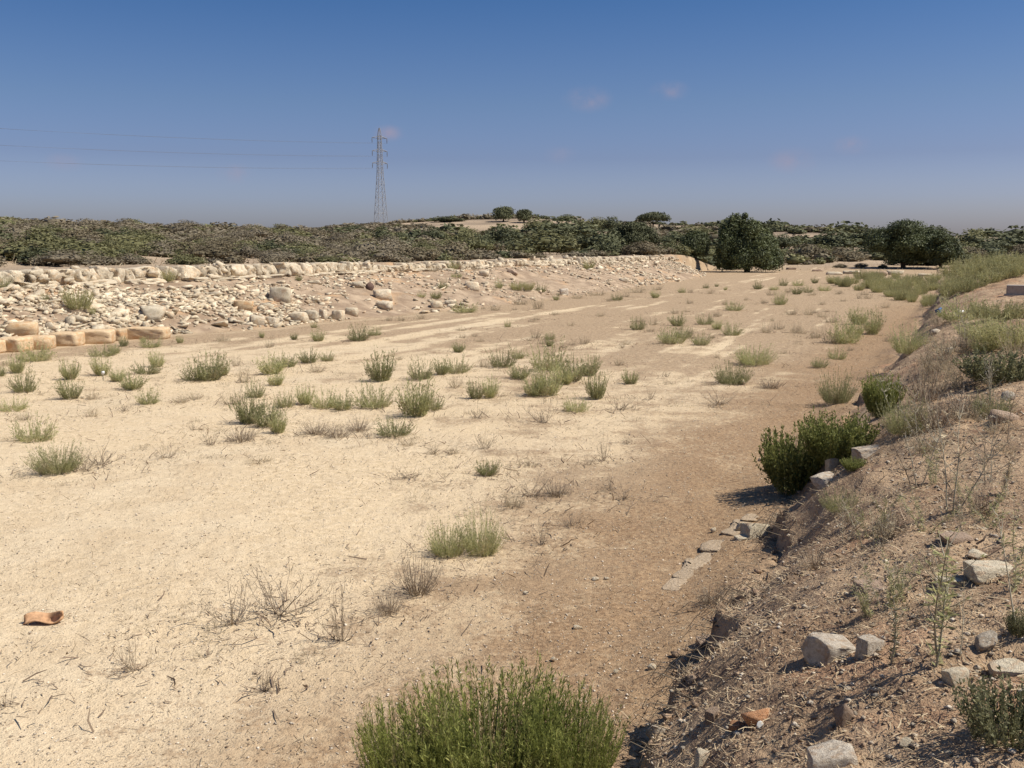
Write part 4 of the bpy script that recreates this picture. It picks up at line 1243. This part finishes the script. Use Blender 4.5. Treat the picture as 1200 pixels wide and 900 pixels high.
u, v = keep(u, v, lambda a, b: b < foot_r(a) - .02)
tag(link('straw_litter', straw('straw_litter', u, v, .012, .10, .0020, 4, 'straw')), 'dry straw and plant litter covering the near bank', 'litter', kind='stuff')
u, v = scatter(60000, 5, 3, 60, 1.2, 24, 1.4)
u, v = keep(u, v, lambda a, b: (b > foot_r(a)) & (b < foot_l(a)))
tag(link('floor_gravel', pebbles('floor_gravel', u, v, .004, .017, 6, 'gravel')), 'fine pale gravel scattered over the sandy floor', 'gravel', kind='stuff')
u, v = scatter(45000, 7, 3, 70, 1.0, 24, 1.4)
u, v = keep(u, v, lambda a, b: (b > foot_r(a)) & (b < foot_l(a)) & (fbm(a * .5, b * .5, 3, 71) + .5 * np.exp(-(b - foot_r(a)) / 3.) > .06))
tag(link('dry_stubble', straw('dry_stubble', u, v, .02, .11, .0022, 8, 'straw', .9)), 'dry stubble and plant crumbs on the sandy floor', 'litter', kind='stuff')
# low dry growth that runs between the weeds
rs = np.random.RandomState(48)
lowd = [tuft_np(400 + i, 26, 1.0, .5, 1.5, 5, .12, .022, .010, .3, low=.05, jit=.8, hvar=.7) for i in range(8)]
lowd = [(np.concatenate(a.V), np.concatenate(a.F4), np.concatenate(a.T)) for a in lowd]
A = Acc()
for (x_, y_, w_) in WPOS[:215]:
    for _ in range(rs.randint(2, 6)):
        a_, d_ = rs.uniform(0, 6.28), w_ * rs.uniform(.3, 1.6) + .15
        xx, yy = x_ + 1.5 * d_ * math.cos(a_), y_ + d_ * math.sin(a_)
        V, F, T = lowd[rs.randint(8)]
        sc_ = w_ * rs.uniform(.12, .34); c, s_ = math.cos(a_), math.sin(a_)
        z_ = float(H(xx, yy))
        V2 = np.stack([(V[:, 0] * c - V[:, 1] * s_) * sc_ * 1.3 + xx, (V[:, 0] * s_ + V[:, 1] * c) * sc_ * 1.3 + yy, V[:, 2] * sc_ * .8 + z_ - .01], 1)
        A.F4.append(F + A.n); A.V.append(V2); A.T.append(T); A.n += len(V2)
tag(link('low_growth', A.mesh('low_growth', M['low'])), 'low dry growth running between the weeds on the floor', 'ground cover', kind='stuff')
# crumbling clods along the eroded edge
cl = Acc()
for i in range(200):
    uu = rs.normal(6.3, 1.5) if i < 150 else rs.uniform(8.5, 12)
    vv = float(foot_r(uu)) - rs.normal(.14, .13)
    x_, y_ = uv2xy(uu, vv)
    V, F = hull_np(1700 + i % 24, 10) if i < 24 else CLD[i % 24]
    if i == 0: CLD = {}
    CLD[i % 24] = (V, F)
    r_ = float(np.clip(rs.lognormal(-3.9, .45), .01, .045))
    a_ = rs.uniform(0, 6.28); c, s_ = math.cos(a_), math.sin(a_)
    P = V * (r_ * 1.2, r_, r_ * .8)
    P = np.stack([P[:, 0] * c - P[:, 1] * s_, P[:, 0] * s_ + P[:, 1] * c, P[:, 2]], 1) + (x_, y_, float(H(x_, y_)) + r_ * .2)
    cl.add(P, F, rs.rand())
tag(link('eroded_clods', cl.mesh('eroded_clods', M['clod'])), 'crumbling brown clods along the eroded edge of the bank', 'clods', kind='stuff')
# dead matter gathered round the weeds
rs = np.random.RandomState(44)
wx, wy = [], []
for (x_, y_, w_) in WPOS:
    n_ = int(min(90, 30 + 80 * w_))
    a_, d_ = rs.uniform(0, 6.28, n_), (w_ * .6 + .35) * np.abs(rs.normal(0, .8, n_))
    wx.append(x_ + d_ * np.cos(a_) * 1.5); wy.append(y_ + d_ * np.sin(a_))
u, v = xy2uv(np.concatenate(wx), np.concatenate(wy))
tag(link('weed_litter', straw('weed_litter', u, v, .04, .22, .0045, 45, 'deadstraw', .8)), 'dead stems and litter lying round the weeds on the floor', 'litter', kind='stuff')
u, v = scatter(14000, 46, 4, 60, 1.4, 24, 1.2)
u, v = keep(u, v, lambda a, b: (b > foot_r(a)) & (b < foot_l(a)))
tag(link('dark_crumbs', pebbles('dark_crumbs', u, v, .004, .014, 47, 'clod')), 'dark plant crumbs and clods on the sandy floor', 'earth crumbs', kind='stuff')
# roots hanging from the eroded ledge
rs = np.random.RandomState(9)
rt = Acc()
for i in range(260):
    uu = rs.normal(6.2, 1.0) if i < 170 else rs.normal(9.6, .4)
    vv = float(foot_r(uu)) - rs.uniform(.02, .30)
    x, y = uv2xy(uu, vv); z = float(H(x, y))
    d = np.array([PV[0], PV[1], 0]) * rs.uniform(.02, .14) + rs.normal(0, .05, 3)
    q = np.array([[x, y, z - .01], [x + d[0], y + d[1], z + .015 + rs.rand() * .03], [x + d[0] * 1.6, y + d[1] * 1.6, z - .02 - rs.rand() * .10]])
    tube(rt, q, [.004, .003, .0015], 3, rs.rand())
tag(link('root_fringe', rt.mesh('root_fringe', M['twig'])), 'fringe of dry roots hanging from the eroded edge of the bank', 'roots', kind='stuff')

# curled brown piece on the sand
def curl_piece():
    p = at(52, 729); k = m_per_px(p)
    n, m = 14, 6
    V = []
    for i in range(n):
        s = i / (n - 1)
        wv_ = math.sin(math.pi * min(max(s * .9 + .08, 0), 1)) ** .6
        for j in range(m):
            q = j / (m - 1) * 2 - 1
            V.append(((s - .5) * 40 * k, q * 7 * k * wv_ + 2 * k * math.sin(s * 5), (3 + 6 * q * q * (.5 + .5 * s) + 2.5 * math.sin(s * 7 + q)) * k + 5 * k * s ** 3))
    F = [(i * m + j, (i + 1) * m + j, (i + 1) * m + j + 1, i * m + j + 1) for i in range(n - 1) for j in range(m - 1)]
    me = mesh_np('bark_piece', V, np.array(F), make_plain('curled_bark', (.56, .33, .18), .7, 0, 25, .45))
    o = link('bark_piece', me, None, loc=p - Vector((0, 0, 1.5 * k)), rot=(.45, .05, .2), scale=(1.1, 1.25, 1.2))
    md = o.modifiers.new('thickness', 'SOLIDIFY'); md.thickness = .008
    tag(o, 'curled orange-brown piece of dry bark lying on the pale sand at left', 'bark')
curl_piece()
# the white seed head on its stalk
p = at(121, 446); k = m_per_px(p)
sh = tag(link('seed_head', None, loc=p), 'tiny white round seed head on a thin stalk, left side of the floor', 'plant')
a_ = Acc(); tube(a_, [(0, 0, 0), (0, 0, 4 * k), (0, 0, 8 * k)], .012, 5); part('stalk', a_.mesh('stalk', M['stalk']), sh)
part('head', rock_mesh('head', ICO2, 5, M['white'], planes=3, rough=.02), sh, loc=(0, 0, 9 * k), scale=(2.1 * k, 2.1 * k, 2.3 * k))
# litter on the bank crest
bigstone('plastic_bag', 'crumpled blue plastic bag caught in weeds on the bank edge', 'litter', rock_mesh('plastic_bag', ICO3, 77, M['blue'], planes=16, rough=.12), 1101, 367, 10, 8, sink=0)
p = at(1126, 369); k = m_per_px(p)
bo = tag(link('plastic_bottle', None, loc=p + Vector((0, 0, 3 * k)), rot=(0, math.pi / 2, .1)), 'white plastic bottle lying on the bank right of the blue bag', 'litter')
a_ = Acc(); tube(a_, [(0, 0, -5 * k), (0, 0, -4.6 * k), (0, 0, 2.5 * k), (0, 0, 4.4 * k), (0, 0, 5 * k)], np.array([1.2, 2.6, 2.6, 1.0, .9]) * k, 10); part('body', a_.mesh('body', M['white'], True), bo)
a_ = Acc(); tube(a_, [(0, 0, 5 * k), (0, 0, 6.2 * k)], 1.1 * k, 8); part('cap', a_.mesh('cap', M['dark_rock']), bo)

# ------------------------------------------------------------------ shrubs and trees
def crown_np(seed, lobes, n, leaf, core=.80, lumpy=.20):
    """leaf faces spread through the shells of several lobes (cx,cy,cz,rx,ry,rz) round a dark core"""
    rs = np.random.RandomState(seed)
    acc = Acc()
    lob = np.array(lobes, float)
    vol = (lob[:, 3] * lob[:, 4] * lob[:, 5]) ** (2 / 3)
    for L, wgt in zip(lob, vol / vol.sum()):
        k = max(int(n * wgt), 6)
        d = unit(rs.normal(0, 1, (k, 3)))
        d[:, 2] = np.where(d[:, 2] < -.75, -d[:, 2], d[:, 2])
        lump = 1 + lumpy * fbm(d[:, 0] * 2.4 + seed, d[:, 1] * 2.4 + d[:, 2] * 1.9, 3, seed % 50)
        rad = lump * (1 - .30 * rs.rand(k) ** 1.6 + .06 * rs.normal(0, 1, k))
        P = L[:3] + d * L[3:6] * rad[:, None]
        N = unit(d + .75 * rs.normal(0, 1, (k, 3)) + np.array([0, 0, .25]))
        T = unit(np.cross(N, rs.normal(0, 1, (k, 3))))
        S = np.cross(N, T)
        sz = leaf * rs.uniform(.6, 1.35, k)
        V, F = quads(P - T * sz[:, None] * .5, T, S, sz, sz * .62)
        acc.add(V, F, np.repeat(np.clip(.5 * rs.rand(k) + .5 * rs.rand() , 0, 1), 4))
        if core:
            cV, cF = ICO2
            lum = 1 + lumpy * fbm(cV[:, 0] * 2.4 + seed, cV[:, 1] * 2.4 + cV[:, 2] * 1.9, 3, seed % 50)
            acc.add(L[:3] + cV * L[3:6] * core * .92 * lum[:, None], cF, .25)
    return acc
def shrub_lobes(rs, k=5):
    out = [(0, 0, .40, .42, .42, .46)]
    for i in range(k):
        a = rs.uniform(0, 6.28); d = rs.uniform(.2, .48)
        r = rs.uniform(.2, .34)
        out.append((d * math.cos(a), d * math.sin(a), r * rs.uniform(.7, 1.3), r, r, r * .95))
    return out
SHR = {}
for ki, kind in enumerate(['maq_green', 'maq_dark', 'maq_grey', 'maq_brown']):
    SHR[kind] = []
    for s in range(4):
        rs = np.random.RandomState(500 + ki * 10 + s)
        SHR[kind].append(crown_np(500 + ki * 10 + s, shrub_lobes(rs, 6), 1700, .075 if kind != 'maq_grey' else .06, core=.66).mesh('shrub', M[kind]))
SW = dict(maq_green='olive green rounded shrub', maq_dark='dark green rounded shrub', maq_grey='grey-brown dry shrub', maq_brown='reddish brown dry shrub')
SPRO = {}
def put_shrub(kind, x, y, w, h, label, group, z=None, name='shrub'):
    me = rnd.choice(SHR[kind])
    pr = SPRO.get(me.name)
    if pr is None:
        o = SPRO[me.name] = link(name, me)
    else:
        o = pr.copy(); C.objects.link(o)
    zz = float(H(x, y)) - .05 if z is None else z
    o.location = (x, y, zz); o.rotation_euler = (0, 0, rnd.uniform(0, 6.28)); o.scale = (w * .95, w * .95, h)
    return tag(o, label, 'shrub', group)
# shrubs of the photo that stand out, by their pixel foot and size
def at_dist(px, r):
    d = px_dir(px, 289); a = math.atan2(d.x, d.y)
    x, y = r * math.sin(a), r * math.cos(a)
    return x, y, float(H(x, y))
STAND = []
GS = 'shrubs that stand out on the hillside'
for (px, r, w, h, kind, lab) in [
    (40, 62, 46, 32, 'maq_green', 'large dark olive shrub behind the wall near the left edge'), (76, 60, 40, 22, 'maq_green', 'yellowish low shrub joined to the right of the large olive shrub'), (128, 62, 24, 27, 'maq_green', 'upright pale olive shrub behind the wall, right of the large olive shrub'), (0, 58, 30, 22, 'maq_brown', 'brown shrub behind the wall at the left edge'),
    (290, 66, 34, 20, 'maq_grey', 'rounded grey shrub just behind the wall left of the pylon'), (497, 82, 32, 22, 'maq_green', 'round pale olive bush right behind the wall right of the pylon'), (467, 86, 30, 18, 'maq_grey', 'grey shrub left of the round pale olive bush'), (530, 88, 34, 20, 'maq_brown', 'brown shrub right of the round pale olive bush'),
    (310, 150, 14, 12, 'maq_dark', 'left one of two dark green bushes in the grey scrub'), (323, 150, 14, 12, 'maq_dark', 'right one of two dark green bushes in the grey scrub'), (447, 130, 30, 20, 'maq_dark', 'dark green bush below the pylon'), (470, 135, 24, 16, 'maq_dark', 'bright-topped dark bush right of the one below the pylon'),
    (508, 165, 28, 22, 'maq_dark', 'dark bush on the slope left of the tan field'), (550, 165, 34, 22, 'maq_green', 'olive bush on the slope below the tan field'), (590, 170, 44, 26, 'maq_dark', 'wide dark thicket below the tan field'), (640, 100, 70, 34, 'maq_green', 'wide olive thicket behind the far wall'), (660, 175, 76, 36, 'maq_dark', 'broad dark thicket on the slope right of the tan field'),
    (525, 268, 36, 8, 'maq_dark', 'low dark thicket on the top edge of the tan field'), (628, 225, 36, 18, 'maq_green', 'thicket at the right end of the tan field'), (640, 230, 26, 14, 'maq_brown', 'reddish bush at the right end of the tan field'), (664, 272, 24, 9, 'maq_dark', 'low dark bush on the skyline right of the tan field'), (700, 235, 34, 18, 'maq_green', 'olive bush on the skyline left of the umbrella tree'), (717, 230, 24, 20, 'maq_dark', 'rounded dark bush under the skyline left of the umbrella tree'),
    (790, 190, 34, 20, 'maq_dark', 'dark bush below the umbrella tree at its right'), (815, 220, 44, 16, 'maq_green', 'wide olive bush on the skyline right of the umbrella tree'), (330, 232, 26, 16, 'maq_green', 'light olive bush standing above the skyline left of the pylon'), (141, 238, 14, 9, 'maq_dark', 'dark round bush on the left skyline'), (258, 238, 20, 10, 'maq_dark', 'dark bush on the skyline midway to the pylon'), (380, 236, 18, 9, 'maq_dark', 'dark bush on the skyline just left of the pylon'), (415, 238, 40, 10, 'maq_dark', 'low dark thicket at the foot of the pylon'),
    (118, 236, 20, 9, 'maq_grey', 'grey bush on the left skyline beside the dark round one'), (165, 236, 22, 9, 'maq_green', 'olive bush on the left skyline right of the dark round one'), (195, 236, 18, 8, 'maq_green', 'second olive bush on the left skyline'), (20, 236, 24, 9, 'maq_dark', 'dark bush on the skyline at the far left'),
    (917, 200, 26, 20, 'maq_dark', 'dark bush right of the round skyline tree'), (975, 195, 50, 26, 'maq_dark', 'dark thicket on the right hillside left of the pair of trees'), (960, 175, 36, 18, 'maq_green', 'olive bush low on the right hillside'), (985, 165, 40, 16, 'maq_brown', 'brown shrub at the foot of the right hillside'), (1020, 205, 60, 22, 'maq_dark', 'dark thicket on the skyline behind the pair of trees'), (1095, 200, 54, 26, 'maq_dark', 'tall dark thicket on the skyline above the pair of trees'), (1140, 190, 46, 26, 'maq_green', 'olive thicket on the right skyline'), (1180, 185, 60, 24, 'maq_dark', 'dark thicket on the skyline at the right edge'),
    (1160, 160, 44, 22, 'maq_dark', 'dark green bush low on the hillside at the right'), (1135, 155, 30, 18, 'maq_brown', 'brownish shrub at the hill foot right of the pair of trees'), (1000, 158, 40, 12, 'maq_brown', 'reddish dry shrub beyond the track behind the far ruin slabs'), (1196, 150, 30, 22, 'maq_brown', 'brown shrub at the right edge above the grassy mound'), (1010, 132, 12, 7, 'maq_brown', 'low reddish tuft of brush on the far white ruin course'), (986, 132, 14, 6, 'maq_brown', 'low reddish brush left on the far ruin course'), (1036, 132, 10, 6, 'maq_brown', 'small reddish brush right on the far ruin course'),
    (905, 140, 30, 20, 'maq_brown', 'dry brush behind the great far tree'), (845, 165, 30, 18, 'maq_green', 'olive bush behind the small tree at the wall end')]:
    x, y, z = at_dist(px, r)
    k = r / FPX
    put_shrub(kind, x, y, w * k, h * k, lab, GS)
    STAND.append((px, r, w))
# dense scrub: nearest ones as shrubs, the rest as one mass
def polar(px, r):
    a = np.arctan((px - 600) / FPX)
    return r * np.sin(a), r * np.cos(a)
rs = np.random.RandomState(77)
N = 60000
px = rs.uniform(-200, 1400, N); r = np.sqrt(rs.uniform(44 ** 2, 315 ** 2, N))
x, y = polar(px, r); u, v = xy2uv(x, y)
# a fringe of low bushes right behind the wall
NF = 420
u[:NF] = rs.uniform(8, 100, NF); v[:NF] = wall_v(u[:NF]) + rs.uniform(1.2, 5.5, NF)
x[:NF], y[:NF] = uv2xy(u[:NF], v[:NF]); r[:NF] = np.hypot(x[:NF], y[:NF]); px[:NF] = 600 + FPX * x[:NF] / y[:NF]
rcr = np.interp(px, [-600, 0, 480, 620, 900, 1200], [230, 235, 275, 280, 250, 230])
ok = ((v > wall_v(u) + 1.1) | (u > 125)) & (r > np.interp(px, [-300, 600, 800, 860, 930, 1200, 1500], [40, 60, 105, 128, 142, 138, 120])) & (r < rcr + 30)
op = np.zeros(N)
for (fx, fr_, fw, fd, st) in [(590, 243, 90, 32, 1.2), (352, 205, 26, 14, 1.), (560, 195, 14, 8, .8), (705, 190, 16, 14, .9), (905, 230, 30, 18, .9), (930, 150, 40, 8, .8), (1140, 172, 24, 12, .6), (1005, 143, 60, 6, .8), (1020, 215, 14, 10, .6), (462, 225, 22, 12, .9), (770, 190, 20, 10, .6), (500, 262, 40, 14, .9), (966, 185, 14, 8, .7), (1185, 175, 14, 10, .7)]:
    op = np.maximum(op, st * np.exp(-((px - fx) / fw) ** 2 - ((r - fr_) / fd) ** 2))
ok &= op < .42
clump = (np.arange(N) >= NF) * fbm(x * .055, y * .055, 3, 95)
ok &= clump < np.interp(px, [300, 560, 720], [.6, .20, .0])
for (sp, sr, sw) in STAND:
    ok &= ~((np.abs(px - sp) < sw * .45) & (r < sr + 2) & (r > sr - np.where(sr < 100, 7, 20)))
idx_ = np.nonzero(ok)[0][:6600]
zz_ = H(x, y)
mixn = fbm(x * .03, y * .03, 3, 91)
pts = []
for i in idx_:
    right = float(sstep(450, 750, px[i]))
    q = rs.rand()
    if px[i] > 850 and r[i] < 165: q += .4
    if q < .40 + .38 * right + mixn[i] * 1.0: kind = 'maq_dark' if rs.rand() < .20 + .42 * right else 'maq_green'
    else: kind = 'maq_grey' if rs.rand() < .62 - .25 * right else 'maq_brown'
    w = rs.uniform(1.2, 3.0) * (1 + .35 * right) * (1.55 if rs.rand() < .12 else 1); h = w * rs.uniform(.36, .54) * (.8 if px[i] < 450 else 1)
    if kind == 'maq_dark': h *= 1.15
    if i < NF:
        w = rs.uniform(.7, 1.7); h = w * rs.uniform(.35, .55)
    pts.append((w / r[i] if -60 < px[i] < 1260 else 0, px[i], r[i], x[i], y[i], w, h, kind, float(zz_[i])))
pts.sort(key=lambda a: -a[0])
nind = 230
def hill_zone(px, r):
    if px < 200: b = 'hill at far left'
    elif px < 400: b = 'hill left of the pylon'
    elif px < 560: b = 'hill below the pylon'
    elif px < 720: b = 'slope below the tan field'
    elif px < 900: b = 'hill behind the wall end'
    elif px < 1040: b = 'hill left of the tree pair'
    else: b = 'hill at far right'
    return b
hz = {}
for a in pts[:nind]:
    hz.setdefault((hill_zone(a[1], a[2]), a[7]), []).append(a)
for (zn, kind), lst in hz.items():
    lst.sort(key=lambda a: a[1])
    for i, a in enumerate(lst):
        pos = 'the only one' if len(lst) == 1 else 'leftmost such' if i == 0 else 'rightmost such' if i == len(lst) - 1 else ordinal(i) + ' from left'
        put_shrub(kind, a[3], a[4], a[5], a[6], SW[kind] + ', ' + pos + ' on the ' + zn, 'shrubs of the hillside scrub')
lowp = {}
for ki, kind in enumerate(SHR):
    lowp[kind] = []
    for lod, (nl, lf) in enumerate(((150, .17), (70, .25))):
        for s_ in range(5):
            r2 = np.random.RandomState(700 + ki * 10 + s_)
            a = crown_np(700 + ki * 10 + s_ + lod * 50, shrub_lobes(r2, 4), nl, lf, core=0)
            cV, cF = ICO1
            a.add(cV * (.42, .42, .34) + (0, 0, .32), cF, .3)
            lowp[kind].append((np.concatenate(a.V), np.concatenate(a.F4), np.concatenate(a.F3), np.concatenate(a.T)))
scr = {k: Acc() for k in SHR}
for (q, px_, r_, x_, y_, w, h, kind, z_) in pts[nind:]:
    V, F4, F3, T = lowp[kind][rnd.randrange(5) + (5 if r_ > 150 else 0)]
    a = rnd.uniform(0, 6.28); c, s_ = math.cos(a), math.sin(a)
    V2 = np.stack([(V[:, 0] * c - V[:, 1] * s_) * w * .95 + x_, (V[:, 0] * s_ + V[:, 1] * c) * w * .95 + y_, V[:, 2] * h + z_ - .05], 1)
    A = scr[kind]
    A.F4.append(F4 + A.n); A.F3.append(F3 + A.n); A.V.append(V2); A.T.append(np.clip(T + rnd.uniform(-.2, .2), 0, 1)); A.n += len(V2)
for kind, A in scr.items():
    if A.n:
        tag(link('scrub', A.mesh('scrub', M[kind])), 'far mass of ' + SW[kind].replace(' shrub', ' scrub') + ' over the hillside', 'scrub', kind='stuff')
# dry grass on the far slopes
rs = np.random.RandomState(31)
px = rs.uniform(-200, 1400, 40000); r = rs.uniform(48, 290, 40000)
x, y = polar(px, r); u, v = xy2uv(x, y)
ok = (v > wall_v(u) + 1.0) | (u > 124)
gp = np.stack([x[ok], y[ok]], 1)[:24000]
uu, vv = xy2uv(gp[:, 0], gp[:, 1])
tag(link('dry_grass', straw('dry_grass', uu, vv, .25, .6, .014, 32, 'straw', 2.0)), 'dry grass between the shrubs of the hillside', 'grass', kind='stuff')

# trees
def tree(label, px, r, w, h, lobes, seed, leaf=.22, n=9000, trunk=.22, mat='carob', bare=.12, name='carob_tree', group='trees beyond the floor'):
    x, y, z = at_dist(px, r)
    k = r / FPX
    Wm, Hm = w * k, h * k
    o = tag(link(name, None, loc=(x, y, z - .05)), label, 'tree', group)
    L = [(a * Wm, b * Wm, c * Hm, d * Wm, e * Wm, f * Hm) for (a, b, c, d, e, f) in lobes]
    cr = part('crown', crown_np(seed, L, n, leaf, .72, .42).mesh('crown', M[mat]), o)
    st = Acc()
    rs = np.random.RandomState(seed)
    top = np.array([0, 0, Hm * .55])
    tr_pts = [np.array([0, 0, -.1]), np.array([rs.normal(0, .08), rs.normal(0, .08), Hm * .12]), np.array([rs.normal(0, .15), rs.normal(0, .15), Hm * .3])]
    tube(st, tr_pts, np.array([1.25, 1.0, .85]) * trunk, 8)
    for l in L:
        c = np.array(l[:3])
        if np.linalg.norm(c - tr_pts[1]) < .3: continue
        b0 = tr_pts[1] if rs.rand() < .5 else tr_pts[2]
        mid = (b0 + c) / 2 + rs.normal(0, .1, 3) * Hm * .15
        tube(st, [b0, mid, c], np.array([.6, .42, .18]) * trunk, 6)
    part('trunk', st.mesh('trunk', M['bark'], True), o)
    return o
big = [(-.08, 0, .42, .30, .34, .36), (-.26, .05, .60, .17, .2, .22), (-.14, .1, .82, .13, .14, .15), (.02, -.1, .70, .16, .2, .18), (.17, .0, .54, .20, .24, .22), (.31, .0, .38, .18, .26, .22), (-.36, -.05, .40, .13, .22, .22), (-.38, -.05, .18, .14, .2, .18), (.42, -.1, .20, .12, .2, .18), (-.14, -.2, .20, .22, .24, .22), (.12, -.24, .28, .22, .18, .22), (.26, -.2, .14, .2, .2, .15), (.36, .05, .54, .09, .12, .09), (-.36, .1, .66, .07, .1, .10), (-.04, .05, .92, .05, .06, .07), (-.24, .05, .86, .05, .06, .08), (.13, .0, .76, .07, .1, .08)]
wide = [(0, 0, .54, .34, .3, .36), (-.26, .05, .54, .24, .24, .32), (.26, 0, .50, .24, .24, .34), (-.1, -.1, .26, .2, .2, .2), (.16, -.1, .28, .2, .2, .2), (-.08, -.1, .80, .2, .2, .2), (.12, .1, .78, .2, .2, .2), (-.36, -.1, .48, .14, .14, .18), (.38, -.05, .44, .14, .14, .2), (0, -.24, .46, .24, .18, .22)]
umb = [(0, 0, .66, .42, .4, .28), (-.26, 0, .62, .24, .24, .22), (.26, 0, .60, .24, .24, .2), (0, .1, .82, .26, .26, .16)]
rnd_ = [(0, 0, .5, .42, .42, .46), (.15, 0, .66, .3, .3, .3), (-.18, .05, .6, .28, .28, .3), (0, -.15, .36, .36, .3, .3)]
tree('largest dark green carob tree with foliage to the ground at the end of the wall', 876, 120, 74, 68, big, 11, .21, 24000, .3)
tree('small rounded dark tree left of the largest carob tree', 815, 121, 38, 32, rnd_, 12, .17, 10000, .16)
tree('wide dark carob tree, left and larger of the pair beyond the far ruins', 1060, 133, 84, 51, wide, 13, .21, 22000, .28)
tree('smaller dark carob tree, right of the pair beyond the far ruins', 1103, 131, 42, 38, wide, 14, .21, 10000, .2)
tree('flat-topped umbrella-shaped tree with a thin trunk on the skyline', 765, 245, 40, 20, umb, 15, .36, 3000, .2, 'maq_dark')
tree('round dark tree on the skyline right of the largest carob tree', 893, 205, 26, 27, rnd_, 16, .34, 3500, .2, 'maq_dark')
tree('left dark tree of the group on the skyline above the tan field', 590, 262, 28, 18, rnd_, 17, .36, 2500, .2, 'maq_dark')
tree('right dark tree of the group on the skyline above the tan field', 614, 258, 22, 16, rnd_, 18, .36, 2000, .2, 'maq_dark')
tree('broad green tree standing behind the far end of the wall', 742, 112, 58, 38, wide, 19, .19, 15000, .2, 'maq_dark')
tree('tall dark tree on the skyline above the pair of trees', 1094, 188, 34, 26, rnd_, 20, .34, 3500, .2, 'maq_dark')

# ------------------------------------------------------------------ pylon and power lines
def bar(acc, a, b, w):
    tube(acc, [a, ((a[0] + b[0]) / 2, (a[1] + b[1]) / 2, (a[2] + b[2]) / 2), b], w, 4)
PD = 340.0
x0, y0, z0 = at_dist(447, PD)
kk = PD / FPX
ztop = CAMZ + (289 - 156) * kk
HT = ztop - z0
py = tag(link('power_pylon', None, loc=(x0, y0, z0), rot=(0, 0, .55)), 'tall grey steel lattice pylon with three cross arms on the skyline', 'pylon')
def hw(z):   # half width of the body at height z
    t = z / HT
    return np.interp(t, [0, .58, .95, 1], [1.95, .8, .45, .12])
lv = [0, .10, .19, .27, .34, .41, .47, .53, .58, .64, .70, .76, .82, .88, .94]
corners = [(-1, -1), (1, -1), (1, 1), (-1, 1)]
for (sx, sy) in corners:
    a = Acc(); tube(a, [(sx * hw(t * HT), sy * hw(t * HT), t * HT) for t in lv + [1.0]], .10, 4)
    part('leg', a.mesh('leg', M['steel']), py)
a = Acc()
for i in range(len(lv) - 1):
    za, zb = lv[i] * HT, lv[i + 1] * HT
    wa, wb = hw(za), hw(zb)
    for j in range(4):
        c1, c2 = corners[j], corners[(j + 1) % 4]
        bar(a, (c1[0] * wa, c1[1] * wa, za), (c2[0] * wb, c2[1] * wb, zb), .05)
        bar(a, (c2[0] * wa, c2[1] * wa, za), (c1[0] * wb, c1[1] * wb, zb), .05)
        if i % 2 == 0: bar(a, (c1[0] * wa, c1[1] * wa, za), (c2[0] * wa, c2[1] * wa, za), .045)
part('bracing', a.mesh('bracing', M['steel']), py)
arms = []
for yy in (167, 181.5, 195):
    z = CAMZ + (289 - yy) * kk - z0
    a = Acc(); b = hw(z)
    for s in (-1, 1):
        L = 2.7 * s
        bar(a, (b * s, b, z + .5), (L, 0, z), .09); bar(a, (b * s, -b, z + .5), (L, 0, z), .09); bar(a, (b * s, 0, z - .25), (L, 0, z), .08)
        i_ = Acc(); tube(i_, [(L, 0, z), (L, 0, z - .8), (L, 0, z - 1.7)], [.09, .13, .09], 5)
        arms.append((s, L, z - 1.7))
        part('insulator', i_.mesh('insulator', M['wire']), py)
    part('cross_arm', a.mesh('cross_arm', M['steel']), py)
mw = Matrix.Rotation(.55, 4, 'Z')
words = ['upper', 'middle', 'lower']
for i, (s, L, z) in enumerate(arms):
    p0 = Vector((x0, y0, z0)) + mw @ Vector((L, 0, z))
    dr = Vector((-92, -76, 0)).normalized()
    span = 300.0
    pts_ = []
    sag = 4.6
    for j in range(41):
        t = j / 40
        q = p0 + dr * span * t
        q.z = p0.z + 1.5 * t - 4 * sag * t * (1 - t)
        pts_.append(q)
    a = Acc(); tube(a, [tuple(q) for q in pts_], .017, 4)
    tag(link('power_line', a.mesh('power_line', M['wire'])), words[i // 2] + ' ' + ('far' if s > 0 else 'near') + ' side power line running left from the pylon across the sky', 'power line', 'power lines of the pylon')
